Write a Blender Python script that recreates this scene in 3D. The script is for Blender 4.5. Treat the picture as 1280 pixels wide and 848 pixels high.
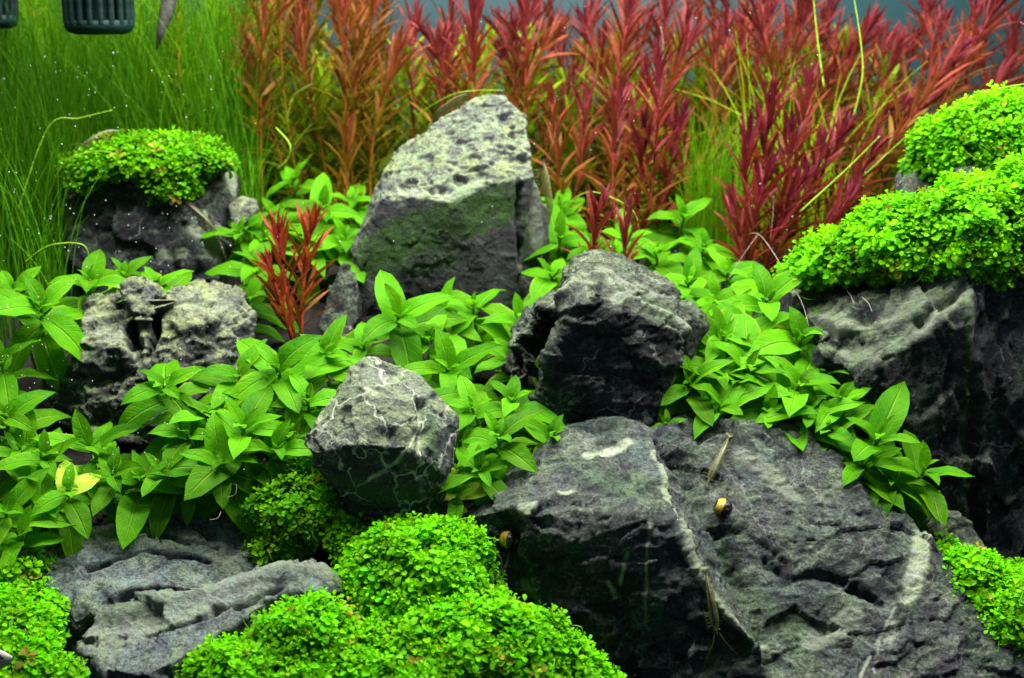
import bpy, bmesh, math, random
import numpy as np
from mathutils import Vector, Matrix
from mathutils.bvhtree import BVHTree

for o in list(bpy.data.objects):
    bpy.data.objects.remove(o)
S = bpy.context.scene
COL = S.collection
U = 0.01                      # layout numbers are centimetres, the scene is metres

# ------------------------------------------------------------------ camera
CAM = np.array([0.0, 0.0, 30.0])
TH = math.radians(13.0)
F = 1858.0                    # focal length in photograph pixels (1280 wide)
cd = bpy.data.cameras.new('camera')
cam = bpy.data.objects.new('camera', cd)
COL.objects.link(cam)
cam.location = CAM * U
cam.rotation_euler = (math.radians(90) - TH, 0, 0)
cd.sensor_width = 36.0
cd.lens = 36.0 * F / 1280.0
cd.clip_start = 0.02
cd.clip_end = 20.0
cd.dof.use_dof = True
cd.dof.focus_distance = 0.635
cd.dof.aperture_fstop = 13.0
S.camera = cam

# ------------------------------------------------------------------ light
world = bpy.data.worlds.new('World')
S.world = world
world.use_nodes = True
bg = world.node_tree.nodes['Background']
bg.inputs[0].default_value = (0.50, 0.74, 1.0, 1)
bg.inputs[1].default_value = 0.19

def lamp(name, loc, rot, sx, sy, watts, col):
    l = bpy.data.lights.new(name, 'AREA')
    l.shape = 'RECTANGLE'; l.size = sx * U; l.size_y = sy * U
    l.energy = watts; l.color = col
    o = bpy.data.objects.new(name, l)
    COL.objects.link(o)
    o.location = Vector(loc) * U
    o.rotation_euler = rot
    return o
# the aquarium lamp over the water: two LED bars side by side
lamp('aquarium_lamp', (11, 60, 66), (0, 0, 0), 80, 5, 14.0, (1.0, 0.98, 0.93))
lamp('aquarium_lamp', (11, 82, 66), (0, 0, 0), 80, 5, 12.0, (1.0, 0.98, 0.93))

S.view_settings.view_transform = 'Standard'
S.view_settings.look = 'None'
S.view_settings.exposure = 0.0
S.view_settings.gamma = 1.0
S.render.engine = 'CYCLES'
S.cycles.max_bounces = 6
S.cycles.diffuse_bounces = 3
S.cycles.glossy_bounces = 2
S.cycles.transmission_bounces = 4
S.cycles.transparent_max_bounces = 6

# ------------------------------------------------------------------ helpers
RNG = np.random.default_rng(7)
random.seed(7)

def ray(px, py):
    u = (px - 640.0) / F; v = (424.0 - py) / F
    return np.array([u, math.cos(TH) + v * math.sin(TH), -math.sin(TH) + v * math.cos(TH)])

def P(px, py, d):
    r = ray(px, py)
    return CAM + r * (d / r[1])

def _hash(ix, iy, iz, seed):
    h = (ix.astype(np.int64) * 374761393 + iy.astype(np.int64) * 668265263 + iz.astype(np.int64) * 2147483647 + seed * 1274126177) & 0xffffffff
    h = ((h ^ (h >> 13)) * 1274126177) & 0xffffffff
    h = ((h ^ (h >> 16)) * 2246822519) & 0xffffffff
    return (h ^ (h >> 15)) & 0xffffffff

def noise(p, seed=0):
    i = np.floor(p).astype(np.int64); f = p - i
    w = f * f * f * (f * (f * 6 - 15) + 10)
    out = np.zeros(len(p))
    for dx in (0, 1):
        for dy in (0, 1):
            for dz in (0, 1):
                h = _hash(i[:, 0] + dx, i[:, 1] + dy, i[:, 2] + dz, seed)
                gx = (h & 1023) / 511.5 - 1; gy = ((h >> 10) & 1023) / 511.5 - 1; gz = ((h >> 20) & 1023) / 511.5 - 1
                d = gx * (f[:, 0] - dx) + gy * (f[:, 1] - dy) + gz * (f[:, 2] - dz)
                wt = (w[:, 0] if dx else 1 - w[:, 0]) * (w[:, 1] if dy else 1 - w[:, 1]) * (w[:, 2] if dz else 1 - w[:, 2])
                out += d * wt
    return out

def fbm(p, octv=4, seed=0, gain=0.5):
    a = 1.0; s = np.zeros(len(p)); q = p.copy()
    for k in range(octv):
        s += a * noise(q, seed + k); q = q * 2.03 + 7.1; a *= gain
    return s

def ridged(p, octv=4, seed=0):
    a = 1.0; s = np.zeros(len(p)); q = p.copy()
    for k in range(octv):
        s += a * (1 - 2.2 * np.abs(noise(q, seed + k))); q = q * 2.07 + 3.3; a *= 0.5
    return s

def chips(p, cell, seed):
    """broken-stone relief: every cell of a 3D mosaic is its own tilted flat"""
    q = p / cell
    i = np.floor(q).astype(np.int64)
    best = np.full(len(p), 1e9); res = np.zeros(len(p))
    for dx in (-1, 0, 1):
        for dy in (-1, 0, 1):
            for dz in (-1, 0, 1):
                c = i + np.array([dx, dy, dz])
                h = _hash(c[:, 0], c[:, 1], c[:, 2], seed)
                g = _hash(c[:, 0], c[:, 1], c[:, 2], seed + 91)
                ox = (h & 1023) / 1023.0; oy = ((h >> 10) & 1023) / 1023.0; oz = ((h >> 20) & 1023) / 1023.0
                v = q - c - np.stack([ox, oy, oz], 1)
                d = (v * v).sum(1)
                gx = (g & 1023) / 511.5 - 1; gy = ((g >> 10) & 1023) / 511.5 - 1; gz = ((g >> 20) & 1023) / 511.5 - 1
                val = v[:, 0] * gx + v[:, 1] * gy + v[:, 2] * gz + 0.35 * gx
                m = d < best
                best = np.where(m, d, best); res = np.where(m, val, res)
    return res

def mesh_np(name, V, quads=None, tris=None, mat=None, col=None, uv=None, smooth=True, attrs=None):
    """V in centimetres"""
    me = bpy.data.meshes.new(name)
    V = np.asarray(V, dtype=np.float64) * U
    nq = 0 if quads is None else len(quads); nt = 0 if tris is None else len(tris)
    me.vertices.add(len(V)); me.vertices.foreach_set('co', V.astype(np.float32).ravel())
    loops = []
    if nq: loops.append(np.asarray(quads, dtype=np.int32).ravel())
    if nt: loops.append(np.asarray(tris, dtype=np.int32).ravel())
    loops = np.concatenate(loops)
    me.loops.add(len(loops)); me.loops.foreach_set('vertex_index', loops)
    st = np.concatenate([np.arange(nq) * 4, nq * 4 + np.arange(nt) * 3]).astype(np.int32)
    me.polygons.add(nq + nt); me.polygons.foreach_set('loop_start', st)
    me.update(calc_edges=True); me.validate()
    if smooth:
        me.polygons.foreach_set('use_smooth', np.ones(len(me.polygons), dtype=bool))
    if col is not None:
        a = me.color_attributes.new('Col', 'FLOAT_COLOR', 'POINT')
        c = np.ones((len(V), 4), dtype=np.float32); c[:, :3] = col
        a.data.foreach_set('color', c.ravel())
    if attrs:
        for k, v in attrs.items():
            a = me.attributes.new(k, 'FLOAT', 'POINT'); a.data.foreach_set('value', np.asarray(v, dtype=np.float32))
    if uv is not None:
        l = me.uv_layers.new(name='UVMap'); l.data.foreach_set('uv', np.asarray(uv, dtype=np.float32)[loops].ravel())
    if mat: me.materials.append(mat)
    return me

def link(name, data, parent=None, loc=None):
    o = bpy.data.objects.new(name, data)
    COL.objects.link(o)
    if parent is not None: o.parent = parent
    if loc is not None: o.location = Vector([float(c) for c in loc]) * U
    return o

def tag(o, label, cat=None, group=None, kind=None):
    o['label'] = label
    if cat: o['category'] = cat
    if group: o['group'] = group
    if kind: o['kind'] = kind
    return o

ORD = ['zeroth', 'first', 'second', 'third', 'fourth', 'fifth', 'sixth', 'seventh', 'eighth', 'ninth', 'tenth', 'eleventh', 'twelfth',
       'thirteenth', 'fourteenth', 'fifteenth', 'sixteenth', 'seventeenth', 'eighteenth', 'nineteenth', 'twentieth']
def ordinal(n):
    if n <= 20: return ORD[n]
    t = {2: 'twenty', 3: 'thirty', 4: 'forty', 5: 'fifty', 6: 'sixty'}[n // 10]
    return (t[:-1] + 'ieth') if n % 10 == 0 else t + '-' + ORD[n % 10]

class MB:
    """collects transformed copies of templates and tubes into one mesh"""
    def __init__(s): s.V = []; s.Q = []; s.T = []; s.C = []; s.n = 0
    def add(s, V, quads=None, tris=None, col=None):
        V = np.asarray(V, dtype=float)
        if quads is not None and len(quads): s.Q.append(np.asarray(quads) + s.n)
        if tris is not None and len(tris): s.T.append(np.asarray(tris) + s.n)
        c = np.ones((len(V), 3)); c[:] = (1, 1, 1) if col is None else col
        s.C.append(c); s.V.append(V); s.n += len(V)
    def tube(s, pts, rad, seg=5, col=None):
        pts = np.asarray(pts, dtype=float); n = len(pts)
        rad = np.broadcast_to(rad, (n,))
        tan = np.gradient(pts, axis=0)
        tan /= np.linalg.norm(tan, axis=1)[:, None] + 1e-9
        ref = np.array([0.31, 0.95, 0.1]) if abs(tan[0][1]) < 0.8 else np.array([1.0, 0.1, 0.2])
        V = []
        for k in range(n):
            a = np.cross(tan[k], ref); a /= np.linalg.norm(a); b = np.cross(tan[k], a)
            for j in range(seg):
                t = 2 * math.pi * j / seg
                V.append(pts[k] + rad[k] * (a * math.cos(t) + b * math.sin(t)))
        Q = [[k * seg + j, k * seg + (j + 1) % seg, (k + 1) * seg + (j + 1) % seg, (k + 1) * seg + j] for k in range(n - 1) for j in range(seg)]
        V.append(pts[0]); V.append(pts[-1])
        T = [[n * seg, (j + 1) % seg, j] for j in range(seg)] + [[n * seg + 1, (n - 1) * seg + j, (n - 1) * seg + (j + 1) % seg] for j in range(seg)]
        s.add(V, Q, T, col)
    def mesh(s, name, mat, colors=True, smooth=True):
        return mesh_np(name, np.concatenate(s.V), np.concatenate(s.Q) if s.Q else None, np.concatenate(s.T) if s.T else None, mat,
                       col=np.concatenate(s.C) if colors else None, smooth=smooth)

def frames(dirs, ups):
    """per-row rotation matrices: y along dirs, z as near ups as may be"""
    y = dirs / (np.linalg.norm(dirs, axis=1)[:, None] + 1e-9)
    x = np.cross(y, ups); x /= (np.linalg.norm(x, axis=1)[:, None] + 1e-9)
    z = np.cross(x, y)
    return np.stack([x, y, z], axis=2)

def instance_mesh(tV, tQ, tT, pos, rot, scl, cols, tcol=None):
    """many transformed copies of one template as arrays"""
    n = len(pos); m = len(tV)
    V = np.einsum('nij,mj->nmi', rot, tV) * np.asarray(scl).reshape(n, 1, 1) + pos[:, None, :]
    off = (np.arange(n) * m)[:, None, None]
    Q = (tQ[None] + off).reshape(-1, 4) if tQ is not None and len(tQ) else None
    T = (tT[None] + off).reshape(-1, 3) if tT is not None and len(tT) else None
    C = np.repeat(cols[:, None, :], m, axis=1)
    if tcol is not None: C = C * tcol[None]
    return V.reshape(-1, 3), Q, T, C.reshape(-1, 3)

# ------------------------------------------------------------------ materials
class NT:
    def __init__(s, name):
        s.m = bpy.data.materials.new(name); s.m.use_nodes = True
        s.t = s.m.node_tree; s.t.nodes.clear()
        s.out = s.t.nodes.new('ShaderNodeOutputMaterial')
    def n(s, kind, **kw):
        nd = s.t.nodes.new('ShaderNode' + kind)
        for k, v in kw.items():
            if k.startswith('i_'):
                key = k[2:]; key = int(key) if key.isdigit() else key.replace('_', ' ')
                s.set(nd.inputs[key], v)
            else: setattr(nd, k, v)
        return nd
    def set(s, sock, v):
        if hasattr(v, 'is_output') or isinstance(v, bpy.types.NodeSocket): s.t.links.new(v, sock)
        else:
            if isinstance(v, tuple) and len(v) == 3 and sock.type == 'RGBA': v = (*v, 1)
            sock.default_value = v
    def math(s, op, a, b=None, c=None, clamp=False):
        nd = s.n('Math', operation=op, use_clamp=clamp); s.set(nd.inputs[0], a)
        if b is not None: s.set(nd.inputs[1], b)
        if c is not None: s.set(nd.inputs[2], c)
        return nd.outputs[0]
    def mix(s, f, a, b, blend='MIX'):
        nd = s.n('Mix', data_type='RGBA', blend_type=blend); nd.clamp_factor = True
        s.set(nd.inputs[0], f); s.set(nd.inputs[6], a); s.set(nd.inputs[7], b)
        return nd.outputs[2]
    def ramp(s, f, lo, hi):
        nd = s.n('MapRange'); nd.clamp = True
        s.set(nd.inputs[0], f); nd.inputs[1].default_value = lo; nd.inputs[2].default_value = hi
        return nd.outputs[0]
    def coord(s, scale=100.0):
        tc = s.n('TexCoord'); mp = s.n('Mapping'); s.t.links.new(tc.outputs['Object'], mp.inputs[0])
        mp.inputs['Scale'].default_value = (scale,) * 3 if not isinstance(scale, tuple) else scale
        return mp.outputs[0]
    def noise(s, vec, scale, detail=4, rough=0.55, dist=0.0):
        nd = s.n('TexNoise'); s.set(nd.inputs['Vector'], vec)
        nd.inputs['Scale'].default_value = scale; nd.inputs['Detail'].default_value = detail
        nd.inputs['Roughness'].default_value = rough; nd.inputs['Distortion'].default_value = dist
        return nd.outputs[0]
    def attr(s, name, out='Fac'):
        nd = s.n('Attribute'); nd.attribute_name = name
        return nd.outputs[out]
    def done(s, shader):
        s.t.links.new(shader, s.out.inputs[0]); return s.m

def rock_mat(name, dark, mid, light, dust_highlight=0.5, dust_highlight_col=(0.42, 0.50, 0.33), algae=(0.05, 0.13, 0.02), veins=0.5, tint=(0.060, 0.054, 0.072), green=(0.060, 0.095, 0.078), bump=1.0, vscale=0.26, vthin=(0.004, 0.014), vmask=(0.5, 0.56)):
    t = NT(name); v = t.coord(100.0)
    def ridge(scale, detail=6, rough=0.6, vec=None):
        nd = t.n('TexNoise', noise_type='RIDGED_MULTIFRACTAL', normalize=True); t.set(nd.inputs['Vector'], vec or v)
        nd.inputs['Scale'].default_value = scale; nd.inputs['Detail'].default_value = detail; nd.inputs['Roughness'].default_value = rough
        return nd.outputs[0]
    wv = t.n('VectorMath', operation='MULTIPLY_ADD'); nn = t.n('TexNoise'); t.set(nn.inputs['Vector'], v); nn.inputs['Scale'].default_value = 1.1; nn.inputs['Detail'].default_value = 5
    t.set(wv.inputs[0], nn.outputs[1]); wv.inputs[1].default_value = (1.5, 1.5, 1.5); t.set(wv.inputs[2], v); w = wv.outputs[0]
    n1 = t.noise(v, 0.30, 7, 0.62, 0.5); n2 = t.noise(w, 1.2, 9, 0.72); n3 = t.noise(v, 7.0, 7, 0.78); n4 = t.noise(v, 0.45, 5, 0.6); n6 = t.noise(v, 0.55, 5, 0.65)
    r1 = ridge(1.1, 8, 0.7, w); r2 = ridge(4.5, 6, 0.7)
    c = t.mix(t.ramp(n1, 0.36, 0.62), dark, mid)
    c = t.mix(t.math('MULTIPLY', t.ramp(n4, 0.46, 0.60), 0.75), c, tint)
    c = t.mix(t.math('MULTIPLY', t.ramp(n6, 0.50, 0.64), 0.75), c, green)
    c = t.mix(t.ramp(n3, 0.41, 0.54), t.mix(0.82, c, dark), c)
    c = t.mix(t.math('MULTIPLY', t.math('MULTIPLY', t.ramp(n2, 0.50, 0.66), t.ramp(n3, 0.44, 0.60)), 0.85), c, light)
    c = t.mix(t.math('MULTIPLY', t.ramp(n3, 0.635, 0.70), 0.7), c, t.mix(0.5, light, (0.5, 0.52, 0.5)))
    vo = t.n('TexVoronoi', feature='DISTANCE_TO_EDGE'); t.set(vo.inputs['Vector'], w); vo.inputs['Scale'].default_value = vscale
    line = t.math('MULTIPLY', t.math('SUBTRACT', 1.0, t.ramp(vo.outputs[0], *vthin)), t.ramp(n4, *vmask))
    c = t.mix(t.math('MULTIPLY', line, veins), c, (0.46, 0.49, 0.42))
    # algae film and pale deposit on upward faces, also painting the lit tops' highlights
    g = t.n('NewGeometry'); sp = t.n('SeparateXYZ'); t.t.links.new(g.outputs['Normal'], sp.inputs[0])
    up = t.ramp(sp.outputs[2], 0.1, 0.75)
    du = t.math('MULTIPLY', t.math('MULTIPLY', up, t.ramp(t.math('ADD', t.math('MULTIPLY', n2, 0.6), t.math('MULTIPLY', n3, 0.4)), 0.43, 0.55)), dust_highlight)
    dc = t.mix(t.ramp(n6, 0.42, 0.62), dust_highlight_col, t.mix(0.6, dust_highlight_col, (0.30, 0.36, 0.06)))
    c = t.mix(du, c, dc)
    al = t.math('MULTIPLY', t.attr('algae'), t.ramp(n2, 0.30, 0.55))
    c = t.mix(al, c, t.mix(t.ramp(n3, .4, .6), t.mix(0.5, algae, (0.01, 0.02, 0.008)), algae))
    pa = t.math('MULTIPLY', t.attr('pale'), t.ramp(n3, 0.25, 0.46))
    c = t.mix(pa, c, t.mix(t.ramp(n2, 0.42, 0.62), (0.50, 0.55, 0.43), (0.30, 0.40, 0.18)))
    hb = t.math('ADD', t.math('MULTIPLY', n2, 0.55), t.math('MULTIPLY', r1, -0.30))
    hb = t.math('ADD', hb, t.math('MULTIPLY', n3, 0.42)); hb = t.math('ADD', hb, t.math('MULTIPLY', r2, -0.12))
    b = t.n('Bump'); b.inputs['Strength'].default_value = bump; b.inputs['Distance'].default_value = 0.006
    t.set(b.inputs['Height'], hb)
    p = t.n('BsdfPrincipled'); t.set(p.inputs['Base Color'], c); p.inputs['Roughness'].default_value = 0.6
    p.inputs['Specular IOR Level'].default_value = 0.22
    t.set(p.inputs['Normal'], b.outputs[0])
    return t.done(p.outputs[0])

def leafy(name, color_fn, rough=0.45, trans=0.40, spec=0.04, tboost=1.35):
    t = NT(name); c, h = color_fn(t)
    p = t.n('BsdfPrincipled'); t.set(p.inputs['Base Color'], c); p.inputs['Roughness'].default_value = rough
    p.inputs['Specular IOR Level'].default_value = spec
    tr = t.n('BsdfTranslucent')
    t.set(tr.inputs[0], t.mix(1.0, c, (tboost, tboost, tboost * 0.6), 'MULTIPLY'))
    if h is not None:
        b = t.n('Bump'); b.inputs['Strength'].default_value = 0.7; b.inputs['Distance'].default_value = 0.0014
        t.set(b.inputs['Height'], h); t.set(p.inputs['Normal'], b.outputs[0])
    mx = t.n('MixShader'); mx.inputs[0].default_value = trans
    t.t.links.new(p.outputs[0], mx.inputs[1]); t.t.links.new(tr.outputs[0], mx.inputs[2])
    return t.done(mx.outputs[0])

def broad_color(t, a=(0.018, 0.14, 0.002), b=(0.078, 0.335, 0.004)):
    uv = t.n('UVMap'); sp = t.n('SeparateXYZ'); t.t.links.new(uv.outputs[0], sp.inputs[0])
    au = t.math('ABSOLUTE', t.math('SUBTRACT', t.math('MULTIPLY', sp.outputs[0], 2.0), 1.0)); s_ = sp.outputs[1]
    mid = t.math('SUBTRACT', 1.0, t.ramp(au, 0.02, 0.10))
    ph = t.math('SUBTRACT', t.math('MULTIPLY', s_, 52.0), t.math('MULTIPLY', au, 11.0))
    lat = t.ramp(t.math('SINE', ph), 0.80, 1.0)
    lat = t.math('MULTIPLY', lat, 0.16)
    v = t.coord(100.0); n1 = t.noise(v, 1.3, 3); n2 = t.noise(v, 9.0, 3)
    oi = t.n('ObjectInfo'); rnd = oi.outputs['Random']
    c = t.mix(rnd, a, b)
    c = t.mix(t.ramp(n1, 0.35, 0.7), c, t.mix(0.55, c, (0.16, 0.40, 0.003)))
    c = t.mix(t.math('MULTIPLY', t.ramp(n2, 0.35, 0.7), 0.22), c, (0.03, 0.17, 0.002))
    # a yellowing edge on some leaves
    ed = t.math('MULTIPLY', t.ramp(t.math('ADD', au, t.math('MULTIPLY', n1, 0.6)), 1.05, 1.35), t.ramp(t.math('FRACT', t.math('MULTIPLY', rnd, 7.3)), 0.6, 0.8))
    c = t.mix(t.math('MULTIPLY', ed, 0.4), c, (0.33, 0.36, 0.03))
    c = t.mix(t.math('MAXIMUM', t.math('MULTIPLY', mid, 0.6), lat), c, t.mix(0.5, c, (0.36, 0.60, 0.07)))
    h = t.math('ADD', t.math('MULTIPLY', t.math('MAXIMUM', mid, lat), -0.6), t.math('MULTIPLY', n2, 0.5))
    return c, h
def yellow_color(t):
    v = t.coord(100.0); n1 = t.noise(v, 2.2, 3); n2 = t.noise(v, 5.0, 1)
    c = t.mix(t.ramp(n1, 0.4, 0.65), (0.42, 0.50, 0.05), (0.20, 0.42, 0.02))
    c = t.mix(t.ramp(n2, 0.68, 0.71), c, (0.015, 0.02, 0.008))
    return c, n1
def col_color(t):
    v = t.coord(100.0); n1 = t.noise(v, 2.0, 3); n2 = t.noise(v, 0.25, 2)
    c = t.mix(1.0, t.attr('Col', 'Color'), t.mix(t.ramp(n1, 0.3, 0.7), (0.72, 0.72, 0.72), (1.25, 1.25, 1.25)), 'MULTIPLY')
    return c, None
def red_color(t):
    v = t.coord(100.0); n1 = t.noise(v, 3.0, 4); oi = t.n('ObjectInfo')
    c = t.mix(1.0, t.attr('Col', 'Color'), t.mix(t.ramp(n1, 0.3, 0.7), (0.65, 0.65, 0.65), (1.22, 1.15, 1.15)), 'MULTIPLY')
    c = t.mix(1.0, c, t.mix(oi.outputs['Random'], (0.8, 0.8, 0.8), (1.2, 1.15, 1.1)), 'MULTIPLY')
    return c, n1

M = {}
M['broad'] = leafy('broad_leaf', broad_color)
M['old_shade'] = leafy('older_shaded_leaf', lambda t: broad_color(t, (0.014, 0.085, 0.001), (0.050, 0.20, 0.002)))  # deeper green of older leaves, also painting shade into the lower pairs
M['yellow'] = leafy('yellowing_leaf', yellow_color)
M['col'] = leafy('small_leaf', col_color, 0.5, 0.38, 0.04)
M['red'] = leafy('red_leaf', red_color, 0.45, 0.26, 0.10, 1.25)
M['grass'] = leafy('grass_blade', col_color, 0.5, 0.4, 0.1)

def plain(name, fn, rough=0.6, spec=0.3, **kw):
    t = NT(name); c, h = fn(t)
    p = t.n('BsdfPrincipled'); t.set(p.inputs['Base Color'], c); p.inputs['Roughness'].default_value = rough
    p.inputs['Specular IOR Level'].default_value = spec
    for k, v in kw.items(): t.set(p.inputs[k.replace('_', ' ')], v)
    if h is not None:
        b = t.n('Bump'); b.inputs['Strength'].default_value = 0.6; b.inputs['Distance'].default_value = 0.002
        t.set(b.inputs['Height'], h); t.set(p.inputs['Normal'], b.outputs[0])
    return t.done(p.outputs[0])
def two(a, b, scale, lo=0.35, hi=0.65):
    def f(t):
        n = t.noise(t.coord(100.0), scale, 5, 0.6)
        return t.mix(t.ramp(n, lo, hi), a, b), n
    return f
M['stem'] = plain('green_stem', two((0.06, 0.20, 0.01), (0.12, 0.28, 0.02), 3.0), 0.5)
M['soil'] = plain('dark_soil', two((0.005, 0.004, 0.004), (0.016, 0.013, 0.012), 4.0), 0.85, 0.15)
M['granule'] = plain('soil_granule', two((0.007, 0.006, 0.006), (0.028, 0.023, 0.022), 2.0), 0.8, 0.2)
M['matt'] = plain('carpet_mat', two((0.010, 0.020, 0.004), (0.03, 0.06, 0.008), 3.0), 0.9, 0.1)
M['back'] = plain('painted_back_glass', two((0.008, 0.036, 0.042), (0.010, 0.042, 0.049), 0.05), 0.6, 0.2)
M['root'] = plain('pale_root', two((0.18, 0.17, 0.13), (0.30, 0.28, 0.22), 3.0), 0.6)
M['strainer'] = plain('green_black_plastic', two((0.002, 0.014, 0.011), (0.003, 0.022, 0.017), 1.0), 0.65, 0.2)
M['greyroot'] = plain('grey_wood', two((0.030, 0.027, 0.027), (0.060, 0.052, 0.052), 2.0), 0.7)

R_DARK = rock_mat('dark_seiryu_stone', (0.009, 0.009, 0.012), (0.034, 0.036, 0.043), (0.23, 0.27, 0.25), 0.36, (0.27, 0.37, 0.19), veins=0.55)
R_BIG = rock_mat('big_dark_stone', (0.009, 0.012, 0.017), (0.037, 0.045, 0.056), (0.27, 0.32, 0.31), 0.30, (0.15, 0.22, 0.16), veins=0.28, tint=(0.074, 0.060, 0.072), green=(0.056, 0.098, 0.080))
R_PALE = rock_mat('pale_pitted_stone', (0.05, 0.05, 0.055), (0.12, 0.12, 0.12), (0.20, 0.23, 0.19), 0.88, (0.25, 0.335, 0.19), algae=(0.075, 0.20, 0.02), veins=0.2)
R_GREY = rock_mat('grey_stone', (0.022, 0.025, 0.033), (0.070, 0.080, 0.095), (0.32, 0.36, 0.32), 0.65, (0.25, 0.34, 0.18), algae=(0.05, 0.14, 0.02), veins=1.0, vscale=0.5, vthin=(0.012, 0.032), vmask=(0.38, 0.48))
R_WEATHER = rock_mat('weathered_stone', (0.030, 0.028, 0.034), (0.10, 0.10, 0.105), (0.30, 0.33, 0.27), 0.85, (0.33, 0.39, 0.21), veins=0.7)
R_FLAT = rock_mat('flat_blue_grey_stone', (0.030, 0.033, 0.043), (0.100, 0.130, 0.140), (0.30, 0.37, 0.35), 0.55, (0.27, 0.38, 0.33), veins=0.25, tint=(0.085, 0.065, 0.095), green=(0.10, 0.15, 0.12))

# ------------------------------------------------------------------ ground
def sstep(a, b, x):
    t = np.clip((x - a) / (b - a), 0, 1); return t * t * (3 - 2 * t)
def soil_z(x, y):
    x = np.asarray(x, dtype=float); y = np.asarray(y, dtype=float)
    z = np.interp(y, [40, 50, 56, 62, 70, 78, 86, 104, 112], [-1.0, 0.2, 2.3, 6.4, 10.4, 13.4, 15.0, 16.5, 16.8])
    v = sstep(12.5, 16.5, x) * (1 - sstep(70, 76, y))
    return z * (1 - v) + np.minimum(z, np.interp(y, [48, 56, 61, 66], [-1.0, 1.2, 2.8, 2.8])) * v
nx, ny = 150, 150
gx, gy = np.meshgrid(np.linspace(-46, 46, nx), np.linspace(38, 108, ny))
gz = soil_z(gx, gy)
pp = np.stack([gx.ravel(), gy.ravel(), gz.ravel()], 1)
pp[:, 2] += 0.5 * fbm(pp * 0.25, 3, 5) + 0.12 * noise(pp * 2.0, 9)
ii = np.arange(nx * ny).reshape(ny, nx)
qd = np.stack([ii[:-1, :-1], ii[:-1, 1:], ii[1:, 1:], ii[1:, :-1]], -1).reshape(-1, 4)
g = link('ground', mesh_np('ground', pp, qd, mat=M['soil'])); g['kind'] = 'structure'
bw = MB()
for (y0, y1, x0, x1, z0, z1) in [(108, 109, -60, 60, 0, 46)]:
    c = np.array([[x0, y0, z0], [x1, y0, z0], [x1, y1, z0], [x0, y1, z0], [x0, y0, z1], [x1, y0, z1], [x1, y1, z1], [x0, y1, z1]])
    bw.add(c, [[0, 1, 5, 4], [1, 2, 6, 5], [2, 3, 7, 6], [3, 0, 4, 7], [4, 5, 6, 7], [3, 2, 1, 0]])
o = link('back_wall', bw.mesh('back_wall', M['back'], False, False)); o['kind'] = 'structure'
tag(o, 'plain teal back wall of the aquarium behind the red plants')

# granules of planting soil
bm = bmesh.new(); bmesh.ops.create_icosphere(bm, subdivisions=1, radius=1.0)
icoV = np.array([v.co for v in bm.verts]); icoT = np.array([[v.index for v in f.verts] for f in bm.faces]); bm.free()
n = 5200
gxy = np.stack([RNG.uniform(-20, 24, n), RNG.uniform(49, 67, n)], 1)
pos = np.stack([gxy[:, 0], gxy[:, 1], soil_z(gxy[:, 0], gxy[:, 1])], 1)
pos[:, 2] += 0.5 * fbm(pos * 0.25, 3, 5) + RNG.uniform(-0.02, 0.12, n)
rr = frames(RNG.normal(size=(n, 3)), RNG.normal(size=(n, 3)))
gv = icoV * (1 + 0.25 * noise(icoV * 1.7 + 3, 3))[:, None] * np.array([1, 0.8, 0.7])
V, Q, T, C = instance_mesh(gv, None, icoT, pos, rr, RNG.uniform(0.09, 0.19, n), np.ones((n, 3)))
o = link('soil_granules', mesh_np('soil_granules', V, None, T, M['granule'], smooth=False))
tag(o, 'dark brown granules of planting soil showing between rocks and carpet', 'soil', kind='stuff')
# ------------------------------------------------------------------ rocks
ROCKS = {}
def hull_bm(bm, pts):
    vs = [bm.verts.new(Vector([float(c) for c in p]) * U) for p in pts]
    bmesh.ops.convex_hull(bm, input=vs)

def hit(tree, px, py):
    r = ray(px, py)
    h = tree.ray_cast(Vector(CAM * U), Vector(r).normalized())
    return None if h[0] is None else (np.array(h[0]) / U, np.array(h[1]))

def seg_dist(p, line):
    best = np.full(len(p), 1e9)
    for a, b in zip(line[:-1], line[1:]):
        ab = b - a; t = np.clip(((p - a) @ ab) / (ab @ ab + 1e-9), 0, 1)
        best = np.minimum(best, np.linalg.norm(p - (a + t[:, None] * ab), axis=1))
    return best

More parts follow.
